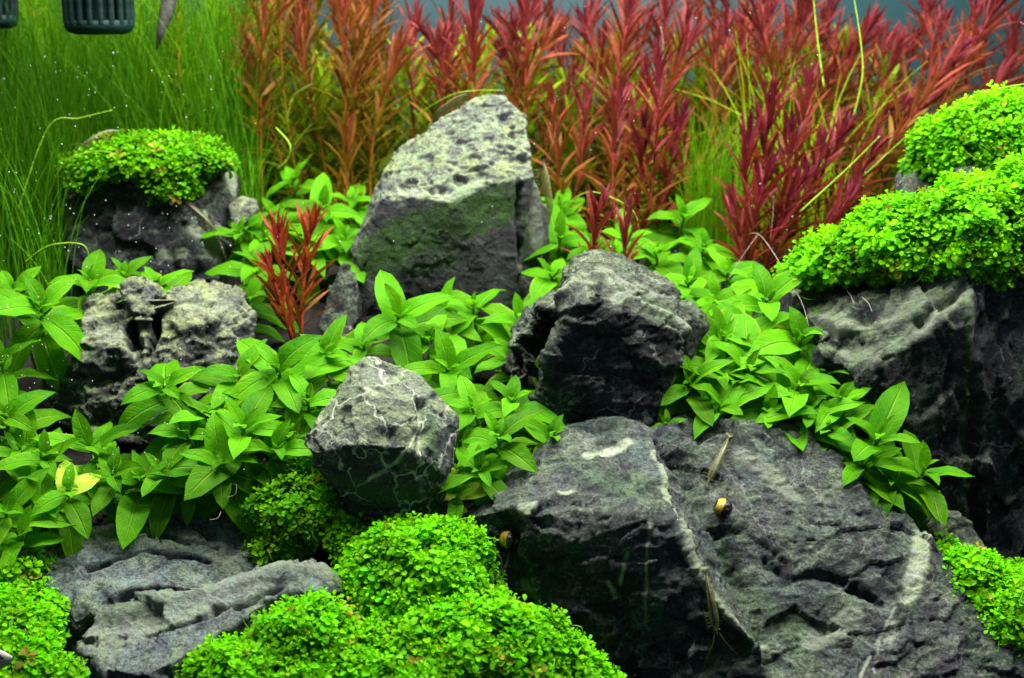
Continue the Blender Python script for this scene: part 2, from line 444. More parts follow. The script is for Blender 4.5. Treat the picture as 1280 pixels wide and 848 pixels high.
def rock(name, label, hulls, mat, vox=0.11, seed=1, big=(0.35, 0.16), rid=(0.12, 0.45), chip=((2.6, 0.28), (0.95, 0.13)), fine=(0.07, 1.6),
         aniso=None, carve=(), pits=(), pale=(), algae=(), thick=5.0, ridges=(), group=None, pock=0.0, calm=1.0):
    bm = bmesh.new()
    for h in hulls:
        th, dn, shr = thick, 0.0, 0.8
        if isinstance(h, dict): th, dn, shr, h = h.get('thick', thick), h.get('down', 0.0), h.get('shrink', 0.8), h['p']
        pts = [P(*q) for q in h]
        c = np.mean(pts, axis=0)
        back = []
        for q in pts:
            if th:
                b = c + (q - c) * shr; b[1] += th; back.append(b)
            if dn: back.append(q - np.array([0, 0, dn]))
        hull_bm(bm, pts + back)
    me = bpy.data.meshes.new('tmp'); bm.to_mesh(me); bm.free()
    ob = bpy.data.objects.new('tmp', me); COL.objects.link(ob)
    md = ob.modifiers.new('r', 'REMESH'); md.mode = 'VOXEL'; md.voxel_size = vox * U; md.adaptivity = 0.0
    dg = bpy.context.evaluated_depsgraph_get()
    ev = ob.evaluated_get(dg).to_mesh()
    n = len(ev.vertices)
    V = np.empty(n * 3, dtype=np.float32); ev.vertices.foreach_get('co', V); V = V.reshape(-1, 3).astype(float) / U
    N = np.empty(n * 3, dtype=np.float32); ev.vertices.foreach_get('normal', N); N = N.reshape(-1, 3).astype(float)
    Q = np.array([list(p.vertices) for p in ev.polygons])
    tree = BVHTree.FromPolygons([Vector(v * U) for v in V], [list(q) for q in Q])
    ob.evaluated_get(dg).to_mesh_clear(); bpy.data.objects.remove(ob); bpy.data.meshes.remove(me)
    q = V if aniso is None else V @ np.array(aniso).T
    warp = np.stack([fbm(V * 0.5, 2, seed + 50 + k) for k in range(3)], 1) * 0.5
    d = big[0] * fbm(V * big[1], 2, seed) + 0.35 * rid[0] * (ridged(q * rid[1], 3, seed + 10) - 0.8)
    for k, (cell, amp) in enumerate(chip): d += (1.0, 1.0, 0.9)[k] * amp * chips(q + warp * cell * 0.25, cell, seed + 20 + k)
    d += 0.045 * chips(q + warp * 0.1, 0.40, seed + 27) + 0.5 * fine[0] * fbm(V * fine[1] * 2.2, 3, seed + 30, 0.7)
    if calm < 1: d *= calm + (1 - calm) * sstep(-0.05, 0.5, N[:, 2])
    if pock: d -= pock * sstep(0.05, 0.5, N[:, 2]) * (sstep(0.12, 0.38, noise(V * 1.5, seed + 61)) + 0.6 * sstep(0.15, 0.4, noise(V * 3.1, seed + 62)))
    wob = 0.22 * fbm(V * 1.3, 3, seed + 70)
    def line3(pl):
        out = []
        for (a, b) in zip(pl[:-1], pl[1:]):
            m = max(2, int(math.hypot(b[0] - a[0], b[1] - a[1]) / 12))
            for k in range(m):
                t = k / m; h = hit(tree, a[0] + (b[0] - a[0]) * t, a[1] + (b[1] - a[1]) * t)
                if h: out.append(h[0])
        h = hit(tree, *pl[-1])
        if h: out.append(h[0])
        return out
    wig = np.stack([fbm(V * 1.1, 3, seed + 80 + k) for k in range(3)], 1) * 0.38
    cw = 0.75 + 0.9 * fbm(V * 0.8, 2, seed + 90)
    for (pl, w, dep) in carve:
        L = line3(pl)
        if len(L) > 1: d -= dep * np.clip(cw + 0.2, 0.25, 1.3) * np.exp(-(np.maximum(seg_dist(V + wig * min(1, 3 * w), L) + wob * min(w, 1), 0) / (w * np.clip(cw + 0.3, 0.5, 1.6))) ** 2)
    for (pl, w, dep) in ridges:
        L = line3(pl)
        if len(L) > 1: d += dep * np.exp(-(np.maximum(seg_dist(V, L) + wob * min(w, 1), 0) / w) ** 2)
    for (px, py, r, dep) in pits:
        h = hit(tree, px, py)
        if h:
            e = np.linalg.norm((V - h[0]) * np.array([0.8, 1, 1.15]), axis=1) + wob * r * 2.0
            d -= 0.55 * dep * (1 - sstep(0.45 * r, 1.1 * r, e))
    at = {}
    for key, lst in (('pale', pale), ('algae', algae)):
        a = np.zeros(n)
        for (pl, w, s) in lst:
            L = line3(pl) if len(pl) > 1 else [hit(tree, *pl[0])[0]] * 2 if hit(tree, *pl[0]) else []
            if len(L) > 1:
                e = seg_dist(V, L) + wob * w * 1.6
                a = np.maximum(a, s * (1 - sstep(0.55 * w, 1.15 * w, e)))
        at[key] = a
    V2 = V + N * d[:, None]
    base = V2.mean(0); base[2] = V2[:, 2].min()
    me = mesh_np(name, V2 - base, Q, mat=mat, attrs=at)
    o = link(name, me, loc=base)
    tag(o, label, 'rock', group or 'aquascape rocks')
    ROCKS[label] = BVHTree.FromPolygons([Vector(v * U) for v in V2], [list(x) for x in Q])
    return o

def on_rock(px, py):
    """nearest rock surface seen at a photograph point"""
    best = None
    for t in ROCKS.values():
        h = hit(t, px, py)
        if h and (best is None or h[0][1] < best[0][1]): best = h
    return best

# big dark boulder, right foreground
rock('boulder', 'huge dark angular boulder filling the right foreground, with a pale edge ridge',
     [{'p': [(556, 668, 59.8), (575, 648, 59.2), (640, 634, 58), (740, 640, 57.4), (826, 648, 57.2), (700, 547, 62), (770, 531, 63), (806, 541, 62.5),
             (640, 748, 58.2), (700, 790, 57.4), (780, 960, 56.2), (955, 812, 55.2), (960, 1000, 55.6)], 'thick': 7, 'shrink': 0.9},
      {'p': [(800, 548, 63.5), (850, 528, 64), (930, 527, 64.5), (1000, 547, 64.5), (1070, 590, 63.5), (1130, 626, 62.5), (1160, 664, 61.2),
             (1162, 700, 60.2), (1130, 790, 57.6), (1100, 880, 55.6), (960, 870, 55.2), (850, 650, 60.2), (1220, 782, 59.2), (1300, 838, 58),
             (1290, 1000, 56), (960, 1000, 54.5), (1100, 1000, 54.5)], 'thick': 8, 'shrink': 0.92}],
     R_BIG, 0.095, 11, big=(0.28, 0.14), rid=(0.10, 0.38), chip=((4.2, 0.34), (1.5, 0.17), (0.6, 0.08)), fine=(0.08, 1.7),
     aniso=[[0.75, 0.25, 0.35], [-0.2, 1.2, 0.3], [-0.35, -0.3, 1.25]],
     carve=[([(960, 700), (985, 725), (1020, 718), (1060, 735), (1100, 752)], 0.22, 0.45), ([(770, 740), (785, 800), (790, 845)], 0.2, 0.4),
            ([(845, 585), (865, 640), (905, 700), (930, 735)], 0.5, 0.45), ([(1060, 590), (1095, 603)], 0.25, 0.4), ([(880, 800), (930, 818)], 0.25, 0.35)],
     ridges=[([(808, 545), (822, 600), (838, 650), (872, 715), (905, 765), (955, 812)], 0.16, 0.16)],
     pale=[([(815, 570), (828, 620), (838, 652), (872, 715), (905, 765), (955, 812)], 0.22, 0.6),
           ([(735, 572), (765, 562), (785, 555)], 0.30, 0.8), ([(652, 638), (668, 636)], 0.2, 0.8), ([(700, 622), (716, 620)], 0.14, 0.7),
           ([(1155, 668), (1147, 705), (1135, 745)], 0.48, 0.75), ([(1118, 780), (1112, 800)], 0.2, 0.4), ([(1070, 770), (1040, 790), (1010, 800)], 0.5, 0.4),
           ([(925, 570), (950, 585), (990, 620)], 0.5, 0.28), ([(655, 730), (668, 748), (678, 775)], 0.22, 0.45),
           ([(760, 728), (768, 750)], 0.11, .8), ([(1090, 820), (1075, 848)], 0.08, 0.8), ([(812, 650), (808, 700), (806, 780)], 0.06, 0.45), ([(785, 690), (775, 730)], .09, .6), ([(1118, 760), (1100, 800), (1095, 840)], .07, .5)],
     algae=[([(760, 600), (800, 620)], 1.1, 0.35), ([(850, 620), (900, 700), (960, 770)], 0.9, 0.30), ([(1000, 790), (900, 830)], 1.2, 0.3)], thick=7)

# tall leaning stone
rock('standing_stone', 'tall pale leaning stone with a pitted brightly lit top, centre back',
     [{'p': [(480, 215, 79), (500, 187, 79.5), (555, 147, 80), (598, 122, 80.5), (628, 120, 80.5), (656, 148, 80), (660, 195, 79),
             (478, 250, 76.6), (530, 246, 75.8), (572, 254, 75.4), (606, 232, 75.9), (667, 222, 77), (446, 296, 78), (420, 350, 78.5), (396, 430, 79),
             (448, 338, 77.2), (415, 440, 78), (560, 430, 77.2), (640, 430, 78)], 'thick': 4.5},
      {'p': [(655, 200, 78.4), (670, 232, 78), (684, 262, 78.6), (688, 310, 79), (670, 430, 79), (648, 330, 77.9), (650, 430, 78)], 'thick': 3}],
     R_PALE, 0.085, 23, pock=0.16, calm=0.45, big=(0.12, 0.2), rid=(0.10, 0.8), chip=((2.4, 0.14), (0.8, 0.09)), fine=(0.09, 2.0),
     pits=[(515, 230, .32, .35), (530, 218, .22, .3), (545, 238, .38, .4), (576, 225, .42, .45), (603, 220, .36, .4), (635, 195, .6, .5), (653, 200, .38, .5), (640, 170, .2, .35),
           (628, 147, .26, .4), (573, 180, .22, .4), (584, 177, .2, .4), (593, 200, .3, .3), (610, 175, .28, .3),
           (642, 160, .15, .35), (641, 185, .18, .4), (615, 205, .2, .3), (625, 185, .2, .3)],
     carve=[([(650, 235), (646, 280), (652, 330)], 0.13, 0.35)],
     pale=[([(665, 250), (672, 300)], 0.6, 0.3), ([(500, 240), (560, 247), (600, 230)], 0.3, .4)],
     algae=[([(465, 320), (540, 285), (625, 255)], 1.3, 0.9), ([(500, 330), (560, 320)], 0.9, 0.5), ([(655, 270), (665, 320)], 0.3, 0.5)])

# dark stone in the middle
rock('dark_stone', 'dark rugged rounded stone with green-dusted ridges and painted highlights, resting behind the huge boulder',
     [{'p': [(716, 326, 66.9), (745, 317, 67.2), (778, 327, 67.2), (832, 356, 66.8), (866, 402, 66.2), (852, 420, 64.9), (790, 388, 64.0), (745, 366, 63.8), (706, 382, 64.6),
             (690, 440, 64.1), (664, 500, 64.5), (842, 466, 64.8), (800, 560, 64.6), (700, 560, 64.4)], 'thick': 4.5},
      {'p': [(626, 475, 66.2), (640, 425, 66.4), (656, 392, 66.6), (700, 368, 66.6), (690, 400, 65.8), (650, 500, 65.6)], 'thick': 3}],
     R_DARK, 0.085, 37, big=(0.10, 0.22), rid=(0.22, 0.5), chip=((2.2, 0.26), (0.8, 0.15)), fine=(0.10, 1.8), aniso=[[0.8, 0, 0.3], [0, 1, 0], [-0.3, 0, 1.4]],
     carve=[([(672, 405), (655, 440), (645, 475)], 0.75, 1.3), ([(740, 365), (760, 362)], 0.4, 0.45)],
     ridges=[([(705, 378), (728, 348), (757, 348), (785, 378), (820, 388), (855, 412)], 0.3, 0.3), ([(655, 402), (690, 382)], 0.2, 0.2), ([(715, 395), (700, 425), (685, 450)], 0.3, 0.3)],
     pale=[([(700, 380), (722, 352), (755, 350), (782, 378), (830, 395), (856, 412)], 0.3, 0.4), ([(750, 335), (790, 360), (840, 380)], 0.3, 0.3), ([(652, 405), (690, 383)], .15, .45)],
     algae=[([(780, 365), (830, 390)], 0.6, 0.4), ([(680, 500), (700, 510)], 0.8, 0.3)])
rock('small_stone', 'small green-grey stone wedged at the right end of the dark rugged stone',
     [[(846, 382, 67), (868, 378, 67.2), (884, 396, 67), (886, 410, 66.8), (872, 436, 66.4), (852, 470, 66.2), (858, 400, 66)]], R_DARK, 0.09, 41, thick=2,
     big=(0.12, 0.4), chip=((1.0, 0.12),), algae=[([(860, 395), (875, 420)], 1.0, 0.3)])

# small pale round stone
rock('veined_stone', 'small grey stone crossed by white veins, standing in front of the green plants',
     [{'p': [(438, 458, 61.6), (457, 445, 61.8), (520, 467, 61.6), (546, 497, 60.8), (378, 556, 59.4), (392, 567, 58.6), (446, 553, 57.9), (512, 560, 57.8), (556, 592, 59.2),
             (573, 525, 60.7), (566, 566, 60.2), (440, 640, 59.0), (545, 650, 59.6), (424, 604, 58.9), (480, 700, 59.6), (540, 700, 60)], 'thick': 2.8}],
     R_GREY, 0.075, 53, big=(0.06, 0.3), rid=(0.06, 0.6), chip=((1.7, 0.14), (0.6, 0.08)), fine=(0.06, 2.0),
     pits=[(450, 500, .3, .25), (475, 490, .3, .25), (497, 487, .4, .3), (428, 518, .45, .3)], carve=[([(526, 505), (528, 540), (522, 560)], 0.14, 0.25), ([(470, 540), (500, 548), (520, 540)], .3, .3)],
     pale=[([(526, 502), (524, 535), (514, 556), (490, 583), (462, 597)], 0.085, 0.9), ([(440, 470), (470, 480), (520, 490)], 0.8, 0.25)],
     algae=[([(430, 600), (480, 620), (540, 610)], 0.55, 0.75), ([(535, 520), (545, 590)], 0.4, 0.55)])

# weathered stone with two cracks
rock('cracked_stone', 'pale weathered stone split by two dark vertical cracks, at the left',
     [{'p': [(60, 490, 69), (72, 445, 69.4), (88, 398, 70), (112, 374, 70.4), (142, 372, 70.4), (165, 385, 70.2), (195, 388, 70.2), (225, 362, 70.6), (270, 364, 70.8), (300, 374, 70.8), (320, 406, 70.4),
             (310, 450, 69.6), (100, 430, 67.6), (150, 440, 67.2), (205, 440, 67.4), (262, 400, 68.4), (290, 480, 68.6), (120, 545, 66.9), (200, 560, 67), (75, 530, 67.8), (280, 560, 68)], 'thick': 4},
      {'p': [(150, 355, 69.2), (164, 350, 69.4), (186, 362, 69.2), (194, 382, 68.9), (180, 396, 68.3), (152, 390, 68.4), (155, 420, 68.2), (185, 420, 68.2)], 'thick': 2}],
     R_WEATHER, 0.08, 67, big=(0.15, 0.25), rid=(0.40, 0.6), chip=((1.7, 0.30), (0.7, 0.20)), fine=(0.10, 1.9),
     carve=[([(148, 378), (162, 400), (166, 425), (174, 450)], 0.17, 1.9), ([(201, 376), (196, 405), (184, 448)], 0.16, 2.0), ([(152, 394), (190, 397)], 0.12, 0.4), ([(85, 470), (120, 478), (160, 470)], 0.25, 0.4),
            ([(100, 530), (160, 520)], .35, .5)],
     pale=[([(115, 400), (140, 420)], 0.7, 0.3), ([(240, 375), (300, 390)], .8, 0.25), ([(170, 420), (175, 460)], .4, .3)])

# rock wearing a cap of carpet plant
rock('capped_stone', 'dark blue-grey stone wearing a cap of green carpet plant, back left',
     [{'p': [(74, 262, 81), (84, 228, 82), (112, 205, 82.5), (150, 192, 82.5), (200, 187, 82.5), (250, 192, 82.5), (284, 202, 82.5), (297, 225, 82), (296, 262, 81), (292, 305, 80),
             (282, 345, 79.4), (250, 380, 79), (110, 260, 79.4), (170, 238, 78.8), (232, 262, 78.4), (255, 330, 78.4), (130, 380, 79), (180, 380, 78.4), (80, 320, 80)], 'thick': 4}],
     R_DARK, 0.12, 71, big=(0.4, 0.2), rid=(0.16, 0.4), chip=((2.2, 0.3), (0.9, 0.12)),
     pale=[([(120, 228), (150, 220), (165, 215)], 0.2, 0.7), ([(255, 265), (265, 295)], 0.13, 0.8), ([(285, 215), (292, 240)], 0.5, 0.6), ([(200, 320), (230, 315)], .3, .4), ([(75, 250), (110, 238)], .12, .6), ([(245, 285), (275, 320)], .6, .35)])
rock('pebble', 'small pale stone at the right foot of the carpet-capped stone',
     [[(284, 256, 80), (300, 246, 80.4), (318, 250, 80.2), (322, 266, 79.6), (300, 285, 79.2), (290, 285, 79.4)]], R_WEATHER, 0.12, 73, thick=1.5, big=(0.1, .4), chip=((.8, .1),))
rock('foot_stone', 'low black stone beside the small red plant at the tall stone\'s left foot',
     [[(396, 410, 75), (408, 362, 76), (430, 330, 77), (448, 340, 77), (450, 400, 75.4), (425, 440, 74.6)]], R_DARK, 0.12, 77, thick=2.5, chip=((1.2, .2),))

# flat stone, bottom left
rock('flat_stone', 'flat blue-grey slab with a pale wavy front ridge, bottom left',
     [{'p': [(48, 706, 58.6), (62, 682, 59.4), (140, 652, 60.6), (215, 637, 61.6), (285, 642, 61.4), (345, 690, 60), (385, 700, 59.6), (350, 725, 58), (92, 778, 56), (56, 732, 57.4), (210, 735, 57), (130, 765, 56.2)],
       'thick': 0, 'down': 3.5},
      {'p': [(98, 800, 54.4), (118, 772, 55.2), (170, 745, 56), (262, 728, 56.4), (332, 716, 56.7), (345, 745, 55.4), (290, 782, 54), (232, 818, 53), (180, 846, 52.4), (130, 836, 53), (104, 818, 53.8)],
       'thick': 0, 'down': 3.0},
      {'p': [(300, 722, 56.6), (335, 712, 57), (382, 705, 57.2), (420, 712, 56.6), (441, 728, 56), (430, 740, 55.6), (380, 738, 55.6), (330, 745, 55.5)], 'thick': 0, 'down': 2.4}],
     R_FLAT, 0.08, 83, big=(0.2, 0.22), rid=(0.06, 0.4), chip=((2.4, 0.26), (0.9, 0.13)), fine=(0.07, 1.8),
     carve=[([(110, 712), (150, 700), (185, 690), (225, 694), (262, 700)], 0.13, 0.6), ([(195, 668), (235, 678), (272, 682)], 0.10, 0.4), ([(270, 764), (310, 750), (352, 738)], 0.15, 0.7), ([(180, 792), (230, 780), (270, 768)], .09, .3),
            ([(150, 748), (200, 738), (250, 736)], 0.12, 0.45)],
     pits=[(107, 806, .35, .45), (150, 795, .2, .3), (165, 770, .15, .2)], ridges=[([(125, 768), (200, 752), (280, 738), (340, 720), (400, 712)], 0.45, 0.35)],
     pale=[([(140, 790), (190, 768), (250, 752), (310, 738)], 1.1, 0.30), ([(340, 716), (400, 712), (435, 725)], 0.45, 0.4), ([(283, 640), (278, 690)], .1, .4)],
     algae=[([(150, 760), (200, 745)], 0.8, 0.25)])
rock('buried_stone', 'small grey stone poking out of the carpet plant at the bottom edge',
     [[(425, 830, 52.6), (450, 800, 53.2), (485, 785, 53.6), (500, 800, 53.2), (495, 830, 52.4), (455, 850, 52)]], R_FLAT, 0.09, 87, thick=1.5, chip=((1.0, .12),), big=(.1, .4))

# cliff-like rock at the right edge
rock('cliff_stone', 'massive black cliff-like rock at the right edge with a slanting grey ledge',
     [{'p': [(1008, 392, 69), (1090, 362, 69.6), (1190, 322, 69.2), (1222, 318, 69), (1214, 345, 67), (1016, 425, 67.4), (1060, 452, 66.6), (1104, 458, 66), (1160, 416, 66), (1213, 376, 66),
             (1030, 660, 68.4), (1110, 720, 67.8), (1212, 750, 67.8)], 'thick': 8, 'shrink': 0.95},
      {'p': [(1200, 326, 67.0), (1300, 322, 67.2), (1310, 760, 69), (1212, 760, 68.4), (1208, 480, 66.2)], 'thick': 8, 'shrink': 0.95}],
     R_DARK, 0.12, 97, big=(0.9, 0.13), rid=(0.30, 0.35), chip=((3.4, 0.6), (1.2, 0.22)), fine=(0.08, 1.6), aniso=[[1.2, 0, 0], [0, 1, 0], [0, 0, 0.6]],
     carve=[([(1150, 405), (1180, 380), (1200, 362)], 0.2, 0.5), ([(1020, 415), (1055, 430)], 0.6, 0.8), ([(1075, 390), (1100, 395), (1130, 380)], .35, .4), ([(1218, 470), (1215, 560), (1220, 700)], 0.3, 0.5)],
     pale=[([(1035, 400), (1080, 410), (1130, 385), (1190, 345)], 0.8, 0.26), ([(1060, 440), (1110, 440), (1160, 400), (1205, 365)], 0.45, 0.36), ([(1208, 370), (1212, 420)], .2, .4)],
     algae=[([(1060, 440), (1110, 420), (1200, 350)], 0.7, 0.35), ([(1208, 360), (1210, 440), (1206, 560), (1205, 620)], 0.22, 0.8)])
rock('small_stone', 'small dark stone at the foot of the black cliff-like rock, above the carpet',
     [[(1164, 668, 62.4), (1185, 650, 63), (1215, 652, 63), (1236, 690, 62.2), (1230, 725, 61.6), (1170, 725, 61.6)]], R_DARK, 0.1, 101, thick=2, chip=((1.2, .15),), big=(.15, .4))
rock('small_stone', 'small grey stone between the two carpet mounds at the upper right',
     [[(1196, 214, 72.5), (1215, 206, 73), (1240, 212, 73), (1244, 232, 72.2), (1200, 235, 72)]], R_DARK, 0.12, 103, thick=2, chip=((1.0, .12),), big=(.1, .4))
rock('mound_stone', 'dark stone hidden under the topmost carpet mound, far right',
     [{'p': [(1130, 240, 75), (1150, 200, 76), (1190, 170, 77), (1290, 160, 77), (1300, 290, 73.5), (1150, 290, 74)], 'thick': 4}], R_DARK, 0.13, 107)
# ------------------------------------------------------------------ carpet plant
def carpet_leaf(cup):
    L = []
    prof = [(0.0, 0.10), (0.35, 0.62), (0.7, 0.80), (1.0, 0.42)]
    for (s, w) in prof:
        for t in (-1, 0, 1):
            L.append((t * w * 0.5, s, cup * (abs(t) * 0.22 * w) + 0.10 * math.sin(s * 2.6) - cup * 0.12 * s * s))
    Q = [[r * 3 + c, r * 3 + c + 1, r * 3 + c + 4, r * 3 + c + 3] for r in range(3) for c in range(2)]
    return np.array(L, dtype=float), np.array(Q)

def sprig(seed):
    r = np.random.default_rng(seed)
    V = []; Q = []; T = []; C = []; n = 0
    hgt = 0.42
    nodes = [0.0, 0.16, 0.30, 0.42]
    th = r.uniform(0, 6.28)
    for k, z in enumerate(nodes):
        for j in range(2):
            a = th + k * 1.57 + j * math.pi + r.uniform(-0.35, 0.35)
            el = [(-0.1), 0.15, 0.35, 0.9][k] + r.uniform(-0.25, 0.25)
            ln = [0.30, 0.31, 0.27, 0.17][k] * r.uniform(0.8, 1.2)
            lv, lq = carpet_leaf(r.uniform(0.3, 1.2))
            d = np.array([[math.cos(a) * math.cos(el), math.sin(a) * math.cos(el), math.sin(el)]])
            R = frames(d, np.array([[0, 0, 1.0]]))[0]
            vv = (lv * np.array([ln * 0.95, ln, ln])) @ R.T + np.array([0, 0, z]) + d[0] * 0.05
            V.append(vv); Q.append(lq + n); n += len(vv)
            C.append(np.full((len(vv), 3), 1.0) * np.array([0.75 + 0.12 * k, 0.78 + 0.09 * k, 0.8]) * r.uniform(0.8, 1.2))
    st = np.array([[0.02, 0, -0.5], [-0.02, 0.015, -0.5], [0, -0.02, hgt]])
    V.append(st); T = np.array([[n, n + 1, n + 2]]); C.append(np.tile(np.array([[0.7, 0.75, 0.6]]), (3, 1)))
    return np.concatenate(V), np.concatenate(Q), T, np.concatenate(C)
SPRIGS = [sprig(100 + k) for k in range(7)]

def carpet(name, label, ells, dens=11.0, seed=1, size=1.0, col=(0.105, 0.42, 0.002), hang=-0.35, dead=0.02):
    """ells: (px, py, d, rx, ry, rz): mounds of sprigs over a dense mat"""
    r = np.random.default_rng(seed)
    E = [(P(a, b, c), np.array([rx, ry, rz])) for (a, b, c, rx, ry, rz) in ells]
    pos = []; nor = []
    for c, rad in E:
        area = 4 * math.pi * ((rad[0] * rad[1]) ** 1.6 / 3 + (rad[0] * rad[2]) ** 1.6 / 3 + (rad[1] * rad[2]) ** 1.6 / 3) ** (1 / 1.6)
        n = int(area * dens * 2.0)
        d = r.normal(size=(n, 3)); d /= np.linalg.norm(d, axis=1)[:, None]
        lump = 1 + 0.26 * fbm((d * rad + c) * 0.6, 3, seed) - np.abs(r.normal(0, 0.07, n))
        p = c + d * rad * lump[:, None]
        nn = d / rad; nn /= np.linalg.norm(nn, axis=1)[:, None]
        k = nn[:, 2] > hang
        pos.append(p[k]); nor.append(nn[k])
    pos = np.concatenate(pos); nor = np.concatenate(nor)
    keep = pos[:, 2] > soil_z(pos[:, 0], pos[:, 1]) - 0.2
    for c, rad in E:
        keep &= (((pos - c) / (rad * 0.80)) ** 2).sum(1) > 1
    # thin patches where the mat is sparse
    keep &= (fbm(pos * 0.7, 2, seed + 3) + r.uniform(-0.25, 0.25, len(pos))) > -0.42
    pos, nor = pos[keep], nor[keep]
    n = len(pos)
    up = nor * 0.55 + np.array([0, -0.1, 0.75]) + r.normal(0, 0.33, (n, 3))
    up /= np.linalg.norm(up, axis=1)[:, None]
    pos = pos + up * np.abs(r.normal(0, 0.16, n))[:, None]
    side = np.cross(up, r.normal(size=(n, 3)))
    rot = frames(side, up)
    tone = (1 + 0.35 * fbm(pos * 0.5, 3, seed + 8) + r.normal(0, 0.14, n))[:, None]
    cols = np.array(col)[None] * np.clip(tone, 0.45, 1.7) * np.stack([r.uniform(0.75, 1.45, n), np.ones(n), np.ones(n)], 1)
    od = r.uniform(size=n) < dead
    cols[od] = np.array([0.26, 0.24, 0.03]) * r.uniform(0.6, 1.2, (od.sum(), 1))
    mb = MB(); which = r.integers(0, len(SPRIGS), n); scl = r.uniform(0.65, 1.45, n) * size * 0.88
    for k, (tv, tq, tt, tc) in enumerate(SPRIGS):
        m = which == k
        if m.sum():
            V, Q, T, C = instance_mesh(tv, tq, tt, pos[m], rot[m], scl[m], cols[m], tc)
            mb.V.append(V); mb.Q.append(Q + mb.n); mb.T.append(T + mb.n); mb.C.append(C); mb.n += len(V)
    # runners trailing over the surface
    for k in range(n // 60):
        i = r.integers(0, n); p0 = pos[i]; t = np.cross(nor[i], r.normal(size=3)); t /= np.linalg.norm(t) + 1e-9
        L = r.uniform(0.5, 1.5); q = [p0 + t * L * s + nor[i] * (0.25 + 0.35 * math.sin(3 * s)) for s in np.linspace(0, 1, 6)]
        mb.tube(q, 0.022, 3, np.array([0.16, 0.34, 0.03]))
    o = link(name, mb.mesh(name, M['col']))
    tag(o, label, 'carpet plant', kind='stuff')
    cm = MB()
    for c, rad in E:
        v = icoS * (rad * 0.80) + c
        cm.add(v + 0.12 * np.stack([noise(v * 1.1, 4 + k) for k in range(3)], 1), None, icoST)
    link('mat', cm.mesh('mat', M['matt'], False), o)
    return o
bm = bmesh.new(); bmesh.ops.create_icosphere(bm, subdivisions=3, radius=1.0)
icoS = np.array([v.co for v in bm.verts]); icoST = np.array([[v.index for v in f.verts] for f in bm.faces]); bm.free()

carpet('carpet_plant', 'bright green carpet plant mounded between the flat slab and the huge boulder',
       [(522, 748, 57, 2.8, 2.5, 2.9), (590, 850, 54.4, 4.2, 2.6, 3.0), (492, 708, 58.6, 2.0, 2.0, 1.6), (705, 880, 54, 2.0, 1.6, 2.0), (500, 860, 53.4, 3.2, 2.4, 2.2), (568, 698, 58, 1.0, 1.1, 1.2)], 11, 1)
carpet('carpet_plant', 'bright green carpet plant mound in front of the flat slab at the bottom edge',
       [(385, 826, 53.4, 2.1, 1.5, 2.0), (300, 868, 52.4, 2.0, 1.3, 1.6), (440, 866, 52.4, 1.6, 1.4, 1.2), (345, 880, 52, 2.6, 1.4, 1.9)], 11, 2)
carpet('carpet_plant', 'thin green carpet plant on bare soil in the bottom left corner',
       [(5, 800, 55, 2.0, 2.0, 1.4), (35, 770, 56, 1.0, 1.2, 0.8), (15, 720, 58, 1.3, 1.4, 0.7), (30, 850, 53.4, 1.5, 1.4, 1.1), (85, 855, 53, 0.6, .6, .4)], 11, 3)
carpet('carpet_plant', 'shaded dark green carpet plant below the small veined stone',
       [(375, 640, 60.5, 1.9, 1.5, 1.3), (420, 665, 60.2, 1.6, 1.3, 1.1), (350, 690, 60, 1.2, 1.1, 0.9), (400, 600, 62, 1.6, 1.2, 1.2)], 11, 4, col=(0.09, 0.32, 0.004))
carpet('carpet_plant', 'bright green carpet plant draped over the top of the black cliff-like rock',
       [(1225, 295, 69, 2.9, 2.4, 2.4), (1140, 312, 70, 3.2, 2.5, 2.0), (1062, 332, 71.2, 2.2, 2, 1.4), (1285, 280, 69.4, 2.6, 2.4, 2.6), (1015, 350, 72, 1.4, 1.4, 0.7), (1240, 335, 67.8, 1.3, 1.0, 1.0)], 11, 5, 1.05, hang=-0.6)
carpet('carpet_plant', 'bright green carpet plant mound highest at the upper right edge',
       [(1250, 185, 75, 3.2, 2.4, 2.3), (1195, 190, 75.6, 1.9, 1.6, 1.6), (1290, 190, 74.6, 2, 2, 2.4), (1160, 212, 76, .8, .8, .7)], 11, 6, 1.05, hang=-0.6)
carpet('carpet_plant', 'olive green carpet plant capping the dark stone at the back left',
       [(190, 208, 80.5, 3.5, 2.0, 1.3), (240, 212, 80, 1.8, 1.6, 1.0), (130, 217, 80.4, 1.7, 1.4, 0.9), (215, 240, 79.2, 1.3, 1.0, 1.1), (110, 235, 80, .8, .8, .6)], 10, 7, 1.1, col=(0.085, 0.32, 0.003), dead=0.05)
carpet('carpet_plant', 'green carpet plant in the gap right of the huge boulder',
       [(1215, 745, 61, 1.6, 1.5, 1.6), (1255, 790, 60, 1.9, 1.6, 2.0), (1180, 708, 62, 0.8, 0.8, 0.6), (1285, 800, 60, 1.5, 1.5, 1.9), (1262, 742, 62.5, 1.6, 1.3, 1.0), (1300, 750, 62.5, 1.6, 1.3, 1.0)], 11, 8)

